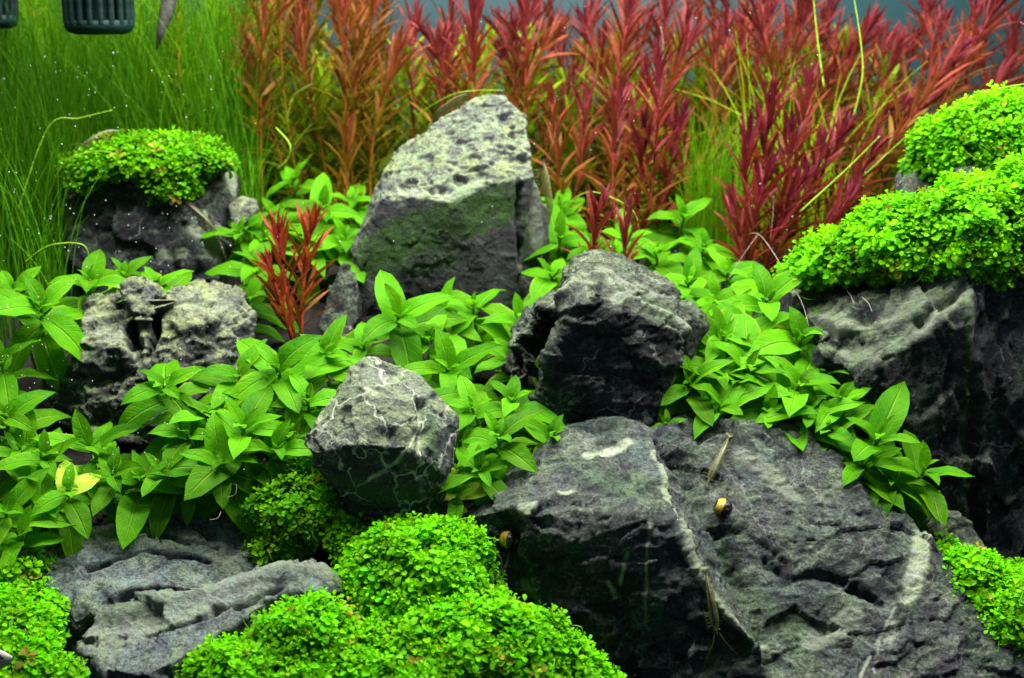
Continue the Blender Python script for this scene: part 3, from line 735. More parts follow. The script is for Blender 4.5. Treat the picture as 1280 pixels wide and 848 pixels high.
# ------------------------------------------------------------------ broad-leaved plants
def broad_mesh(name, k, mat):
    r = np.random.default_rng(300 + k)
    droop = [0.10, 0.22, 0.34, 0.16, 0.28, 0.42][k]; ph = r.uniform(0, 6.28); und = r.uniform(0.015, 0.04); tw = r.uniform(-0.12, 0.12); fold = r.uniform(0.15, 0.32)
    V = []; UV = []
    rows = np.linspace(0, 1, 7)
    for s in rows:
        w = 0.5 * (0.43 + 0.05 * (k % 3)) * (math.sin(math.pi * min(1, 0.05 + 0.95 * s ** 0.92)) ** 0.64 if s < 1 else 0.0) + 0.014 * (1 - s)
        for t in (-1, -0.5, 0, 0.5, 1):
            x = t * w; z = abs(t) * w * fold - droop * s * s + 0.06 * math.sin(s * 3.1)
            z += und * abs(t) * math.sin(s * 11 + ph + (1.3 if t > 0 else 0)) - 0.05 * t * t * w
            V.append((x + 0.05 * math.sin(s * 2.5) * tw * 3, s * (1 - 0.12 * droop * s), z + tw * t * s * w)); UV.append(((t + 1) / 2, s))
    Q = [[a * 5 + c, a * 5 + c + 1, a * 5 + c + 6, a * 5 + c + 5] for a in range(6) for c in range(4)]
    return mesh_np(name, V, Q, mat=mat, uv=UV)
BROAD = [broad_mesh('leaf', k, M['broad']) for k in range(6)]
BROAD_OLD_SHADE = [broad_mesh('leaf', k, M['old_shade']) for k in range(6)]
BYEL = broad_mesh('leaf', 2, M['yellow'])
stem_mb = MB(); stem_mb.tube([(0, 0, 0), (0.02, 0, 0.5), (0, 0, 1)], [0.11, 0.10, 0.08], 6)
STEM = stem_mb.mesh('stem', M['stem'], False)

def orient(ob, pos, direction, up, sc, scx=None):
    R = frames(np.array([direction], dtype=float), np.array([up], dtype=float))[0]
    m = Matrix.Identity(4)
    sx = sc if scx is None else scx
    for i in range(3):
        m[i][0] = R[i, 0] * sx; m[i][1] = R[i, 1] * sc; m[i][2] = R[i, 2] * sc
        m[i][3] = pos[i] * U
    ob.matrix_basis = m

GP = []
def broad_plant(px, py, d, size, label, tilt=(0, -0.35), pairs=5, az=None, seed=None, yellow=0, wide=1.0, group='broad-leaved green plants'):
    r = np.random.default_rng(seed if seed is not None else int(px * 7 + py * 13))
    if px > 840 and py > 360: size *= 1.15
    C = P(px, py, d)
    tilt = (tilt[0] * 1.2 + r.uniform(-0.22, 0.22), tilt[1] * 1.75 + r.uniform(-0.15, 0.15))
    ax = np.array([tilt[0], tilt[1], 1.0]); ax /= np.linalg.norm(ax)
    gz = float(soil_z(C[0], C[1]))
    ln = max(1.6 * size, min(7.0, (C[2] - gz + 0.4) / ax[2]))
    B = C - ax * ln
    e = link('broad_leaved_plant', None, loc=B); e.empty_display_size = 0.01
    tag(e, label, 'plant', group)
    size = size * r.uniform(0.92, 1.18); wide = wide * 0.86; pairs = pairs + 1
    st = link('stem', STEM, e); orient(st, (0, 0, 0), np.cross(ax, (1.0, 0.02, 0)), ax, size, size)
    st.matrix_basis = st.matrix_basis @ Matrix.Diagonal((1, 1, ln / size, 1))
    a0 = r.uniform(0, 6.28) if az is None else math.radians(az)
    x1 = np.cross(ax, (0, 1, 0)); x1 /= np.linalg.norm(x1); y1 = np.cross(ax, x1)
    off = [0.0, 0.12, 0.32, 0.7, 1.25, 1.85, 2.5]; lens = [0.75, 1.45, 2.25, 2.75, 2.75, 2.6, 2.4]; els = [64, 46, 27, 10, -6, -16, -24]
    for k in range(pairs):
        if off[k] * size > ln - 0.2: break
        for j in range(2):
            a = a0 + k * 1.57 + j * math.pi + r.uniform(-0.42, 0.42)
            el = math.radians(els[k] + r.uniform(-20, 18))
            dr = (x1 * math.cos(a) + y1 * math.sin(a)) * math.cos(el) + ax * math.sin(el)
            L = lens[k] * size * r.uniform(0.8, 1.12)
            isy = yellow and k >= 2 and r.uniform() < yellow
            ob = link('leaf', BYEL if isy else (BROAD_OLD_SHADE if r.uniform() < (0.08, 0.08, 0.12, 0.25, 0.55, 0.8, 0.9, 0.9)[k] else BROAD)[int(r.integers(0, 6))], e)
            up = ax * 0.7 + np.array([0, -0.12, 0.45]) + r.normal(0, 0.12, 3)
            orient(ob, ax * (ln - off[k] * size) + dr * 0.06, dr, up, L, L * wide * r.uniform(0.85, 1.12))
    GP.append(e)
    return e

bp = broad_plant
# left group
bp(205, 482, 62.8, 1.08, 'broad-leaved green plant with star of big leaves right below the cracked stone', (0, -.6), 5, 30, 1)
bp(275, 580, 60.4, 1.0, 'broad-leaved green plant whose long leaf hangs over the flat slab', (.1, -.5), 6, 100, 2)
bp(345, 458, 64, 1.1, 'broad-leaved green plant growing just below the small red plant', (.05, -.45), 5, 20, 3)
bp(52, 384, 67, 1.0, 'broad-leaved green plant overlapping the left flank of the cracked stone', (.1, -.5), 5, 60, 4)
bp(112, 350, 71, 1.0, 'broad-leaved green plant between the carpet-capped stone and the cracked stone, leftmost', (0, -.3), 5, 10, 5)
bp(197, 358, 71, 0.9, 'small broad-leaved plant behind the loose top block of the cracked stone', (.1, -.3), 4, 50, 6)
bp(8, 520, 62.5, 1.05, 'broad-leaved green plant cut by the left edge, level with the cracked stone\'s foot', (.1, -.4), 5, 70, 7)
bp(55, 572, 60.6, 1.0, 'broad-leaved green plant with a pale oblong leaf, lower left', (.2, -.4), 5, 15, 8)
bp(85, 615, 59, 0.8, 'broad-leaved plant with nibbled yellow leaves at the slab\'s upper left corner', (.15, -.4), 5, 40, 9, yellow=.45)
bp(8, 640, 58, 1.0, 'broad-leaved green plant in the left edge above the corner carpet', (.05, -.4), 6, 80, 10)
bp(140, 592, 60.4, 0.85, 'broad-leaved green plant below the cracked stone\'s dark base', (0, -.4), 6, 0, 11)
bp(205, 590, 60.6, 0.85, 'broad-leaved green plant above the slab\'s top edge', (-.1, -.45), 6, 60, 12)
bp(305, 535, 61, 1.1, 'broad-leaved green plant with tall upright leaves left of the veined stone', (.1, -.3), 6, 75, 13)
bp(345, 562, 61, 0.9, 'broad-leaved green plant touching the lower left of the veined stone', (.2, -.4), 6, 25, 14)
bp(262, 520, 62.6, 1.0, 'broad-leaved green plant half hidden behind the star-shaped one', (.1, -.3), 6, 65, 15)
bp(405, 445, 66, 1.1, 'broad-leaved green plant at the black foot stone', (-.05, -.35), 6, 45, 16)
bp(300, 470, 64.5, 1.0, 'broad-leaved green plant at the cracked stone\'s right end', (0, -.35), 6, 85, 17)
bp(385, 500, 63, 1.0, 'broad-leaved green plant just behind the veined stone\'s upper left side', (.05, -.35), 6, 30, 18)
bp(2, 450, 65.5, 0.95, 'broad-leaved green plant in shade under the leftmost leaves', (.1, -.3), 6, 20, 19)
bp(15, 362, 70, 1.0, 'broad-leaved green plant at the left edge below the grass', (.1, -.35), 5, 55, 20)
bp(155, 345, 73, 0.85, 'small broad-leaved plant in the shade at the foot of the capped stone', (0, -.3), 5, 70, 21)
bp(240, 605, 61, 0.7, 'small broad-leaved plant rooted right behind the slab', (.1, -.5), 4, 10, 22)
bp(25, 672, 57.6, 0.75, 'small broad-leaved plant with a hanging leaf above the corner carpet', (-.1, -.5), 4, 85, 23)
# middle group
bp(498, 396, 68.5, 1.15, 'broad-leaved green plant with spreading star of leaves below the tall stone', (-.05, -.55), 5, 25, 31)
bp(592, 385, 72, 1.1, 'broad-leaved green plant with upright leaves at the tall stone\'s right foot', (.05, -.2), 5, 60, 32)
bp(560, 462, 66.5, 1.15, 'broad-leaved green plant behind the veined stone\'s right shoulder', (.15, -.5), 5, 10, 33)
bp(622, 545, 60.8, 0.95, 'broad-leaved green plant between the veined stone and the huge boulder', (.1, -.4), 5, 50, 34)
bp(600, 588, 60, 0.75, 'small broad-leaved plant below the others, at the huge boulder\'s left corner', (0, -.5), 5, 15, 35)
bp(570, 618, 59.6, 0.6, 'tiny yellowing broad-leaved plant beside the veined stone\'s base', (0, -.6), 4, 80, 36, yellow=.7)
bp(640, 500, 64, 0.95, 'broad-leaved plant in the shade under the dark rugged stone\'s left side', (-.1, -.3), 5, 70, 37)
bp(650, 400, 70.5, 1.0, 'broad-leaved green plant squeezed between tall stone and dark rugged stone', (.1, -.3), 5, 35, 38)
bp(535, 425, 69, 1.0, 'broad-leaved green plant under the spreading star, above the veined stone', (0, -.3), 6, 70, 39)
bp(690, 545, 62.2, 0.9, 'dark shaded broad-leaved plant under the dark rugged stone, by the boulder', (.1, -.4), 5, 20, 41)
# upper left group
bp(403, 262, 80.5, 1.1, 'light green broad-leaved plant right above the small red plant', (.05, -.5), 5, 15, 51)
bp(345, 272, 80, 1.05, 'broad-leaved green plant at the back between capped stone and small red plant', (-.05, -.4), 6, 70, 52)
bp(300, 290, 79, 1.0, 'broad-leaved plant whose long leaf crosses the capped stone\'s right edge', (-.2, -.4), 5, 0, 53)
bp(365, 225, 86, 0.95, 'broad-leaved green plant furthest back under the brown stems', (0, -.3), 6, 40, 54)
bp(320, 330, 76, 1.0, 'broad-leaved plant in the shade left of the small red plant', (-.1, -.35), 5, 60, 55)
bp(430, 300, 79, 0.95, 'broad-leaved green plant touching the tall stone\'s left edge', (0, -.35), 6, 25, 56)
bp(310, 375, 74, 0.9, 'broad-leaved plant at the right shoulder of the cracked stone', (.1, -.35), 5, 80, 57)
bp(440, 250, 85, 0.8, 'small broad-leaved plant behind the tall stone\'s left edge', (0, -.3), 5, 5, 58)
# behind the dark stone
bp(700, 300, 79.5, 1.0, 'broad-leaved green plant right of the tall stone, behind the dark rugged stone', (.1, -.4), 5, 20, 61)
bp(690, 345, 76, 0.8, 'small round-leaved green plant between the two stones, at the centre', (0, -.4), 5, 65, 62, wide=1.3)
bp(855, 272, 81, 1.05, 'light green broad-leaved plant amid the red stems, above the dark rugged stone', (.1, -.45), 5, 30, 63)
bp(862, 352, 74, 1.1, 'broad-leaved green plant above the dark rugged stone\'s right shoulder', (0, -.35), 6, 75, 64)
bp(820, 318, 77, 0.95, 'broad-leaved green plant peeping over the dark rugged stone', (0, -.3), 6, 15, 65)
bp(740, 310, 78, 0.85, 'broad-leaved green plant under the low red shoots', (0, -.3), 5, 50, 66)
bp(910, 340, 77, 0.95, 'broad-leaved green plant under the front red stems', (0, -.3), 5, 40, 67)
# right group
bp(958, 375, 70.5, 1.15, 'broad-leaved light green plant highest of the right-hand clump', (.05, -.4), 5, 5, 71)
bp(905, 420, 68, 1.1, 'broad-leaved green plant right behind the dark rugged stone\'s right end', (0, -.4), 5, 50, 72)
bp(862, 478, 65.5, 0.9, 'small-leaved green plant tucked under the dark rugged stone\'s right end', (-.1, -.45), 6, 20, 73)
bp(935, 462, 66.6, 1.1, 'broad-leaved green plant in the middle of the right-hand clump', (.05, -.4), 5, 80, 74)
bp(1000, 425, 68.5, 1.1, 'broad-leaved green plant against the cliff\'s shaded hollow', (.1, -.3), 5, 35, 75)
bp(1000, 480, 66, 1.1, 'broad-leaved green plant left of the biggest leaves in the right-hand clump', (.1, -.45), 5, 65, 76)
bp(1098, 548, 63.6, 1.3, 'broad-leaved plant with the biggest upright leaves, in front of the black cliff', (.1, -.3), 5, 75, 77)
bp(1155, 588, 63.2, 0.85, 'broad-leaved plant furthest right, pointing out over the cliff\'s foot', (.25, -.4), 5, 15, 78)
bp(900, 508, 64.9, 0.85, 'broad-leaved green plant behind the huge boulder\'s top edge', (0, -.4), 6, 55, 79)
bp(960, 518, 65, 1.0, 'broad-leaved green plant over the middle of the boulder\'s top edge', (0, -.4), 6, 10, 80)
bp(1035, 540, 64.6, 1.0, 'broad-leaved green plant leaning left at the boulder\'s sloping shoulder', (-.2, -.4), 5, 40, 81)
bp(835, 530, 64, 0.45, 'single small yellow-green sprout on the boulder\'s top edge', (-.2, -.7), 3, 0, 82, yellow=.3)
bp(1115, 600, 63, 0.85, 'broad-leaved green plant below the biggest leaves at the boulder\'s right shoulder', (.1, -.5), 5, 70, 83)
bp(875, 440, 68.5, 1.0, 'broad-leaved plant squeezed behind the small green-grey stone', (0, -.3), 5, 0, 84)
bp(970, 440, 69.5, 1.0, 'broad-leaved green plant at the back of the right-hand clump', (.1, -.3), 6, 20, 85)
bp(1050, 500, 66, 1.0, 'broad-leaved green plant between the cliff face and the biggest leaves', (.1, -.35), 6, 60, 86)
bp(895, 375, 72.5, 1.0, 'broad-leaved green plant behind the topmost one of the right-hand clump', (-.1, -.3), 6, 30, 87)

# filler plants low in the gaps
fill = [(112, 556, 61.6, 'low broad-leaved plant right under the cracked stone\'s left foot'), (335, 505, 63.2, 'low broad-leaved plant between the star-shaped one and the veined stone'),
        (640, 445, 68, 'low broad-leaved plant beside the dark rugged stone\'s hollow'), (548, 392, 71.5, 'low broad-leaved plant between the spreading star and the upright-leaved one'),
        (925, 478, 66.2, 'low broad-leaved plant in the heart of the right-hand clump'), (1012, 515, 65.2, 'low broad-leaved plant left of the biggest leaves, near the boulder'),
        (235, 545, 61.6, 'low broad-leaved plant in the gap under the star-shaped one'), (930, 420, 69, 'low broad-leaved plant inside the right-hand clump, upper half'),
        (455, 432, 68, 'low broad-leaved plant just above the veined stone\'s peak'),
        (530, 500, 64.5, 'low broad-leaved plant peeping over the veined stone\'s right side'),
        (175, 600, 60.8, 'low broad-leaved plant over the slab\'s upper left edge'),
        (320, 592, 61.4, 'low broad-leaved plant above the shaded carpet'), (365, 540, 62, 'low broad-leaved plant left of the veined stone\'s middle'),
        
        (590, 510, 63.5, 'low broad-leaved plant right of the veined stone\'s shoulder'), (40, 600, 60, 'low broad-leaved plant between the two left edge plants'),
        (880, 400, 71, 'low broad-leaved plant right above the small green-grey stone'), 
        (900, 465, 66.5, 'low broad-leaved plant inside the right-hand clump, left half'), (980, 500, 65.8, 'low broad-leaved plant inside the right-hand clump, lower half'),
        (1075, 580, 63.6, 'low broad-leaved plant against the boulder\'s right shoulder'), (1030, 470, 67.4, 'low broad-leaved plant at the cliff\'s lower left corner'),
        (380, 300, 79, 'low broad-leaved plant behind the small red plant'), (330, 300, 78.5, 'low broad-leaved plant in the gap right of the capped stone'),
        (700, 260, 84, 'low broad-leaved plant at the tall stone\'s right edge, furthest back'), (780, 300, 80, 'low broad-leaved plant at the foot of the red stems'),
        (880, 310, 79, 'low broad-leaved plant left of the front red stems'), (25, 560, 61.6, 'low broad-leaved plant touching the left edge below the cracked stone')]
for k, (px, py, d, lab) in enumerate(fill):
    bp(px, py, d, 0.95, lab, (random.uniform(-.2, .2), -.35), 6, random.uniform(0, 90), 400 + k)
# ------------------------------------------------------------------ red stem plants
def narrow(k, width=0.098):
    r = np.random.default_rng(500 + k)
    droop = [0.03, 0.10, -0.05, 0.17][k]; V = []
    for s, w in ((0, .25), (.18, .75), (.5, 1.0), (.8, .68), (1, .06)):
        for t in (-1, 0, 1):
            V.append((t * w * width * 0.5, s, abs(t) * w * width * 0.18 - droop * s * s + 0.05 * math.sin(3 * s)))
    Q = [[a * 3 + c, a * 3 + c + 1, a * 3 + c + 4, a * 3 + c + 3] for a in range(4) for c in range(2)]
    return np.array(V), np.array(Q)
NAR = [narrow(k) for k in range(4)]
TIPS = {'crimson': [(0, (0.11, 0.010, 0.024)), (2, (0.15, 0.016, 0.020)), (5, (0.17, 0.028, 0.016)), (8, (0.15, 0.060, 0.012))],
        'rust': [(0, (0.19, 0.022, 0.016)), (1.5, (0.24, 0.040, 0.016)), (3.5, (0.26, 0.060, 0.016)), (6, (0.22, 0.075, 0.014))],
        'red': [(0, (0.15, 0.018, 0.032)), (2.2, (0.20, 0.034, 0.026)), (4.5, (0.21, 0.060, 0.020)), (7, (0.18, 0.11, 0.012)), (10, (0.12, 0.17, 0.008))],
        'orange': [(0, (0.20, 0.035, 0.022)), (2, (0.20, 0.055, 0.016)), (5, (0.17, 0.09, 0.010)), (8, (0.18, 0.15, 0.008)), (12, (0.10, 0.13, 0.006))],
        'olive': [(0, (0.18, 0.05, 0.014)), (2.5, (0.16, 0.085, 0.010)), (5, (0.14, 0.17, 0.008)), (9, (0.10, 0.17, 0.006))],
        'green': [(0, (0.20, 0.32, 0.008)), (4, (0.20, 0.35, 0.006)), (8, (0.15, 0.30, 0.005)), (14, (0.08, 0.20, 0.004))]}
def tipcol(kind, t):
    T = TIPS[kind]; xs = [a for a, b in T]
    return np.array([np.interp(t, xs, [b[i] for a, b in T]) for i in range(3)])
NARM = {}
def nar_mesh(kind, lvl, k):
    key = (kind, lvl, k)
    if key not in NARM:
        NARM[key] = mesh_np('leaf', NAR[k][0], NAR[k][1], mat=M['red'], col=tipcol(kind, lvl))
    return NARM[key]
LV = [0.0, 1.2, 2.6, 4.5, 7.0, 10.0]

def red_plant(top, base, label, kind='red', leaf=2.1, split=False, seed=1, sp=0.52, group=None, bend=None, fade=0.0, name='red_stem_plant', width=1.0, upper=99):
    r = np.random.default_rng(seed)
    A = P(*base) if len(base) == 3 and not isinstance(base, np.ndarray) else base
    T = P(*top) if len(top) == 3 and not isinstance(top, np.ndarray) else top
    A = np.array(A, dtype=float); A[2] = min(A[2], float(soil_z(A[0], A[1])) + 0.1) if A[2] > soil_z(A[0], A[1]) + 2.5 else A[2] - 0.4
    ln = np.linalg.norm(T - A)
    mid = (A + T) / 2 + (np.array(bend) if bend is not None else r.normal(0, 0.085, 3) * ln * np.array([1, 1, 0.2]))
    def curve(t): return A * (1 - t) ** 2 + 2 * mid * t * (1 - t) + T * t * t
    def tang(t):
        v = 2 * (mid - A) * (1 - t) + 2 * (T - mid) * t; return v / np.linalg.norm(v)
    e = link(name, None, loc=A); e.empty_display_size = 0.01
    tag(e, label, 'plant', group)
    ts = np.linspace(0, 1, 9)
    sm = MB()
    sm.tube([curve(t) - A for t in ts], np.linspace(0.13, 0.06, 9), 5)
    V = sm.V[0]
    c = np.stack([tipcol(kind, max(0.8, 0.8 * ln * (1 - ts[min(8, i // 5)]))) for i in range(len(V))]) * np.array([1.25, 1.0, 1.0])
    link('stem', mesh_np('stem', V, np.concatenate(sm.Q), np.concatenate(sm.T), M['red'], col=c), e)
    mb = MB(); s = 0.0; k = 0; a0 = r.uniform(0, 6.28)
    while s < ln - 0.5 and s < upper:
        t = 1 - s / ln
        p = curve(t) - A; ax = tang(t)
        x1 = np.cross(ax, (0.1, 1, 0)); x1 /= np.linalg.norm(x1); y1 = np.cross(ax, x1)
        el0 = np.interp(s, [0, 0.6, 1.8, 4, 8], [84, 74, 62, 50, 30]); L0 = 1.25 * leaf * np.interp(s, [0, 0.4, 1.2, 2.5, 7, 12], [0.45, 0.75, 1.0, 1.05, 0.95, 0.8])
        for j in range(3):
            if r.uniform() < fade * min(1, s / 6): continue
            a = a0 + k * 1.57 + j * 2.09 + r.uniform(-0.35, 0.35); el = math.radians(el0 + r.uniform(-13, 13))
            dr = (x1 * math.cos(a) + y1 * math.sin(a)) * math.cos(el) + ax * math.sin(el)
            L = L0 * r.uniform(0.8, 1.15)
            up = ax - dr * (ax @ dr) + r.normal(0, 0.25, 3)
            v = int(r.integers(0, 4))
            if split:
                lvl = LV[int(np.argmin([abs(q - s * r.uniform(0.7, 1.4)) for q in LV]))]
                ob = link('leaf', nar_mesh(kind, lvl, v), e)
                orient(ob, p + dr * 0.04, dr, up, L, L * width * r.uniform(0.85, 1.2))
            else:
                R = frames(dr[None], up[None])[0]
                vv = (NAR[v][0] * np.array([L * width * r.uniform(0.85, 1.2), L, L])) @ R.T + p
                mb.add(vv, NAR[v][1], None, tipcol(kind, s * r.uniform(0.6, 1.5)) * r.uniform(0.75, 1.25))
        s += np.interp(s, [0, 0.8, 2], [0.16, 0.34, sp]) * r.uniform(0.85, 1.15); k += 1
    if not split:
        f = link('foliage', mb.mesh('foliage', M['red']), e); f['kind'] = 'stuff'
    return e

fr = [
 ((935, 170, 82.5), (936, 350, 81.2), 'crimson shoot at the left side of the front red clump, behind the short one', 'crimson', 2.0),
 ((990, 165, 82.2), (944, 350, 81.2), 'crimson shoot just right of the tallest one of the front red clump', 'crimson', 2.0),
 ((1052, 165, 83.4), (952, 345, 82), 'crimson shoot between the leaning one and the middle of the front red clump', 'crimson', 2.0),
 ((1000, 228, 80.6), (948, 352, 80), 'low crimson shoot in front of the front red clump', 'crimson', 1.9),
 ((962, 215, 80.4), (942, 352, 79.8), 'crimson shoot nearest to the viewer in the front red clump', 'crimson', 2.0),
 ((1062, 245, 81.2), (956, 352, 80.4), 'low crimson shoot bending right toward the cliff carpet', 'crimson', 1.9),
 ((805, 160, 82.6), (792, 325, 81.6), 'crimson shoot in front of the tall stem above the dark rugged stone', 'crimson', 1.9),
 ((850, 150, 84.5), (815, 320, 83), 'crimson shoot right of the tall stem above the dark rugged stone', 'crimson', 1.9),
  # the ones in front, leaf by leaf
 ((965, 128, 83), (938, 345, 82), 'red stem plant standing tallest of the bushy clump before the cliff', 'crimson', 2.2),
 ((1010, 108, 85), (955, 330, 84), 'red stem plant right behind the tallest of the front red clump', 'red', 2.1),
 ((1090, 190, 83), (955, 350, 81.5), 'red stem plant leaning far right over the cliff\'s carpet', 'red', 2.1),
 ((1025, 190, 82), (950, 345, 81), 'red stem plant in the middle of the front red clump', 'red', 2.0),
 ((915, 255, 80), (930, 350, 79.5), 'short red shoot at the left foot of the front red clump', 'red', 1.9),
 ((822, 80, 84), (796, 320, 82), 'tall red stem plant rising right above the dark rugged stone', 'crimson', 2.2),
 ((775, 130, 83.5), (780, 320, 82), 'red stem plant left of the tall one above the dark rugged stone', 'red', 2.1),
 ((748, 262, 77), (760, 330, 77), 'low red shoot touching the top of the dark rugged stone, left one', 'red', 2.0),
 ((785, 272, 77), (768, 330, 77), 'low red shoot touching the top of the dark rugged stone, right one', 'red', 1.9),
 ((350, 292, 74), (368, 415, 73.2), 'small red plant left of the tall stone, left shoot', 'rust', 1.9),
 ((388, 284, 74), (376, 415, 73.2), 'small red plant left of the tall stone, right shoot', 'rust', 1.9),
 ((338, 335, 73.4), (366, 418, 72.8), 'small red plant left of the tall stone, shortest shoot', 'rust', 1.7),
 ((592, 22, 88), (560, 210, 87), 'red stem plant rising just behind the tall stone\'s peak', 'red', 2.3),
 ((655, 15, 89), (650, 230, 88), 'red stem plant behind the right corner of the tall stone', 'red', 2.2),
 ((1195, 70, 86), (1030, 300, 85), 'red stem plant leaning right beneath the teal corner', 'red', 2.3),
 ((1245, 5, 87), (1080, 290, 87), 'red stem plant with a bare pinkish stem leaning into the upper right corner', 'red', 2.3),
 ((690, 130, 86), (710, 300, 85), 'slender red stem plant right of the tall stone', 'orange', 2.0),
 ((330, 20, 88), (330, 245, 87), 'brownish red stem plant at the left end of the thicket', 'orange', 2.2),
 ((425, 10, 89), (405, 230, 88), 'orange red stem plant above the light green plant', 'orange', 2.2),
 ((435, 170, 87), (425, 250, 86), 'short olive shoot left of the tall stone', 'olive', 1.9),
 ((500, 60, 89), (470, 230, 88), 'orange stem plant behind the tall stone\'s left slope', 'orange', 2.2),
]
for k, (t, b, lab, kind, lf) in enumerate(fr):
    red_plant(t, b, lab, kind, lf, True, 600 + k, sp=0.6, group='red stem plants in front', upper=9.0 if k < 20 else 7.5, width=1.05)

# the thicket behind
rows = []
rr_ = np.random.default_rng(77)
for row, (d0, n, x0, x1, y0, y1) in enumerate([(90, 24, 285, 1190, 0, 170), (93, 26, 275, 1260, -30, 100), (96, 26, 275, 1300, -50, 40), (99, 24, 290, 1330, -60, 20)]):
    for i in range(n):
        px = x0 + (x1 - x0) * (i + rr_.uniform(0.1, 0.9)) / n
        py = rr_.uniform(y0, y1) - (25 if px < 600 else 0)
        if px > 1000: py = max(py, 20 + rr_.uniform(-25, 50))
        if 690 < px < 760 and row > 0: py += 55
        d = d0 + rr_.uniform(-1.5, 1.5)
        T_ = P(px, py, d)
        bx = T_[0] - rr_.normal(0.6, 2.4) - (3.2 if px > 950 else 0); by = d - rr_.uniform(-0.5, 1.0)
        A_ = np.array([bx, by, float(soil_z(bx, by))])
        kind = ('orange' if rr_.uniform() < 0.4 else 'olive') if px < 500 else ('red' if rr_.uniform() < 0.88 else 'orange')
        if 480 < px < 900 and row > 0 and rr_.uniform() < 0.3: continue
        rows.append((row, px, T_, A_, kind))
rn = ['front', 'second', 'third', 'rear']; cn = {'red': 'red', 'orange': 'orange-red', 'olive': 'olive-brown'}
for row in range(4):
    L = sorted([q for q in rows if q[0] == row], key=lambda q: q[1])
    for i, (_, px, T_, A_, kind) in enumerate(L):
        red_plant(T_, A_, '%s stem plant, %s from the left in the thicket\'s %s row' % (cn[kind], ordinal(i + 1), rn[row]), kind, 2.2, False, 900 + row * 50 + i, sp=0.48,
                  group='stem plants of the red thicket', fade=0.3, width=0.8)

# yellow-green stem plants behind and between
gl = sorted([(x + rr_.uniform(-12, 12), rr_.uniform(50, 170), rr_.uniform(92, 104)) for x in np.linspace(300, 1130, 58)])
for i, (px, py, d) in enumerate(gl):
    T_ = P(px, py, d); bx = T_[0] + rr_.uniform(-1, 1); A_ = np.array([bx, d, float(soil_z(bx, d))])
    red_plant(T_, A_, 'yellow-green stem plant between the red ones, %s from the left' % ordinal(i + 1), 'green', 2.3, False, 1200 + i, sp=0.5, group='yellow-green stem plants in the thicket', name='green_stem_plant', width=1.35)

# ------------------------------------------------------------------ grass and feathery plants
def blades(name, label, items, seed, width=0.075, parent=None):
    """items: list of (base xyz, height, lean xyz, colour)"""
    r = np.random.default_rng(seed); n = len(items)
    B = np.array([q[0] for q in items], dtype=float); H = np.array([q[1] for q in items]); L = np.array([q[2] for q in items], dtype=float); C = np.array([q[3] for q in items], dtype=float)
    ts = np.linspace(0, 1, 9)
    w = np.cross(L + np.array([0.01, 0, 0]), np.array([0, 0, 1.0])); w += r.normal(0, 0.2, w.shape) + np.array([0.3, 0, 0]); w /= np.linalg.norm(w, axis=1)[:, None]
    V = []; Cc = []
    for t in ts:
        p = B + np.array([0, 0, 1.0]) * (H * (t - 0.28 * t ** 3 * np.clip(np.linalg.norm(L, axis=1) * 1.2, 0, 2)))[:, None] + L * (H * t ** 2.2)[:, None]
        ww = width * (1 - 0.75 * t ** 2)
        V.append(np.stack([p - w * ww / 2, p + w * ww / 2], 1)); Cc.append(np.stack([C, C], 1))
    V = np.stack(V, 1).reshape(n, -1, 3); Cc = np.stack(Cc, 1).reshape(-1, 3)
    q = np.array([[2 * i, 2 * i + 1, 2 * i + 3, 2 * i + 2] for i in range(8)])
    Q = (q[None] + (np.arange(n) * 18)[:, None, None]).reshape(-1, 4)
    o = link(name, mesh_np(name, V.reshape(-1, 3), Q, mat=M['grass'], col=Cc))
    tag(o, label, 'grass', kind='stuff')
    return o
def grass_items(n, px0, px1, d0, d1, h0, h1, lean, seed, c0=(0.012, 0.075, 0.001), c1=(0.075, 0.20, 0.003), bx=0.0):
    r = np.random.default_rng(seed); it = []
    for i in range(n):
        d = r.uniform(d0, d1); x = (r.uniform(px0, px1) - 640) / F * d * 1.02; z = float(soil_z(x, d)) - 0.2
        t = r.uniform() ** 1.3
        it.append(((x, d, z), r.uniform(h0, h1), (r.normal(bx, lean), r.normal(-0.05, lean * 0.8), 0), np.array(c0) * (1 - t) + np.array(c1) * t))
    return it
blades('tall_grass', 'dense fine green grass filling the back left corner', grass_items(4600, -60, 330, 86, 101, 8, 19, 0.16, 31, c0=(0.015, 0.10, 0.002), c1=(0.115, 0.30, 0.004)) + grass_items(1200, -60, 110, 80, 88, 7, 15, 0.16, 33)
       + grass_items(700, 20, 330, 83.5, 87, 4, 9, 0.3, 34, c1=(0.12, 0.36, 0.005)) + grass_items(240, -40, 90, 74, 81, 6, 12, 0.2, 35, c1=(0.10, 0.32, 0.004)), 41, 0.07)
blades('grass_clump', 'green grass clump between the red stems, left of the front red clump', grass_items(200, 855, 925, 84.5, 87.5, 5, 10, 0.14, 51, c0=(.06, .22, .003), c1=(.2, .42, .005)) + grass_items(60, 930, 1050, 86, 89, 8, 14, .2, 52, c0=(.2, .35, .004), c1=(.3, .5, .01)), 61, 0.09)
blades('grass_clump', 'sparse grass blades growing up through the middle of the thicket', grass_items(220, 300, 900, 92, 101, 6, 12, 0.2, 71, c0=(0.12, 0.32, 0.004), c1=(0.26, 0.48, 0.01)), 81, 0.10)

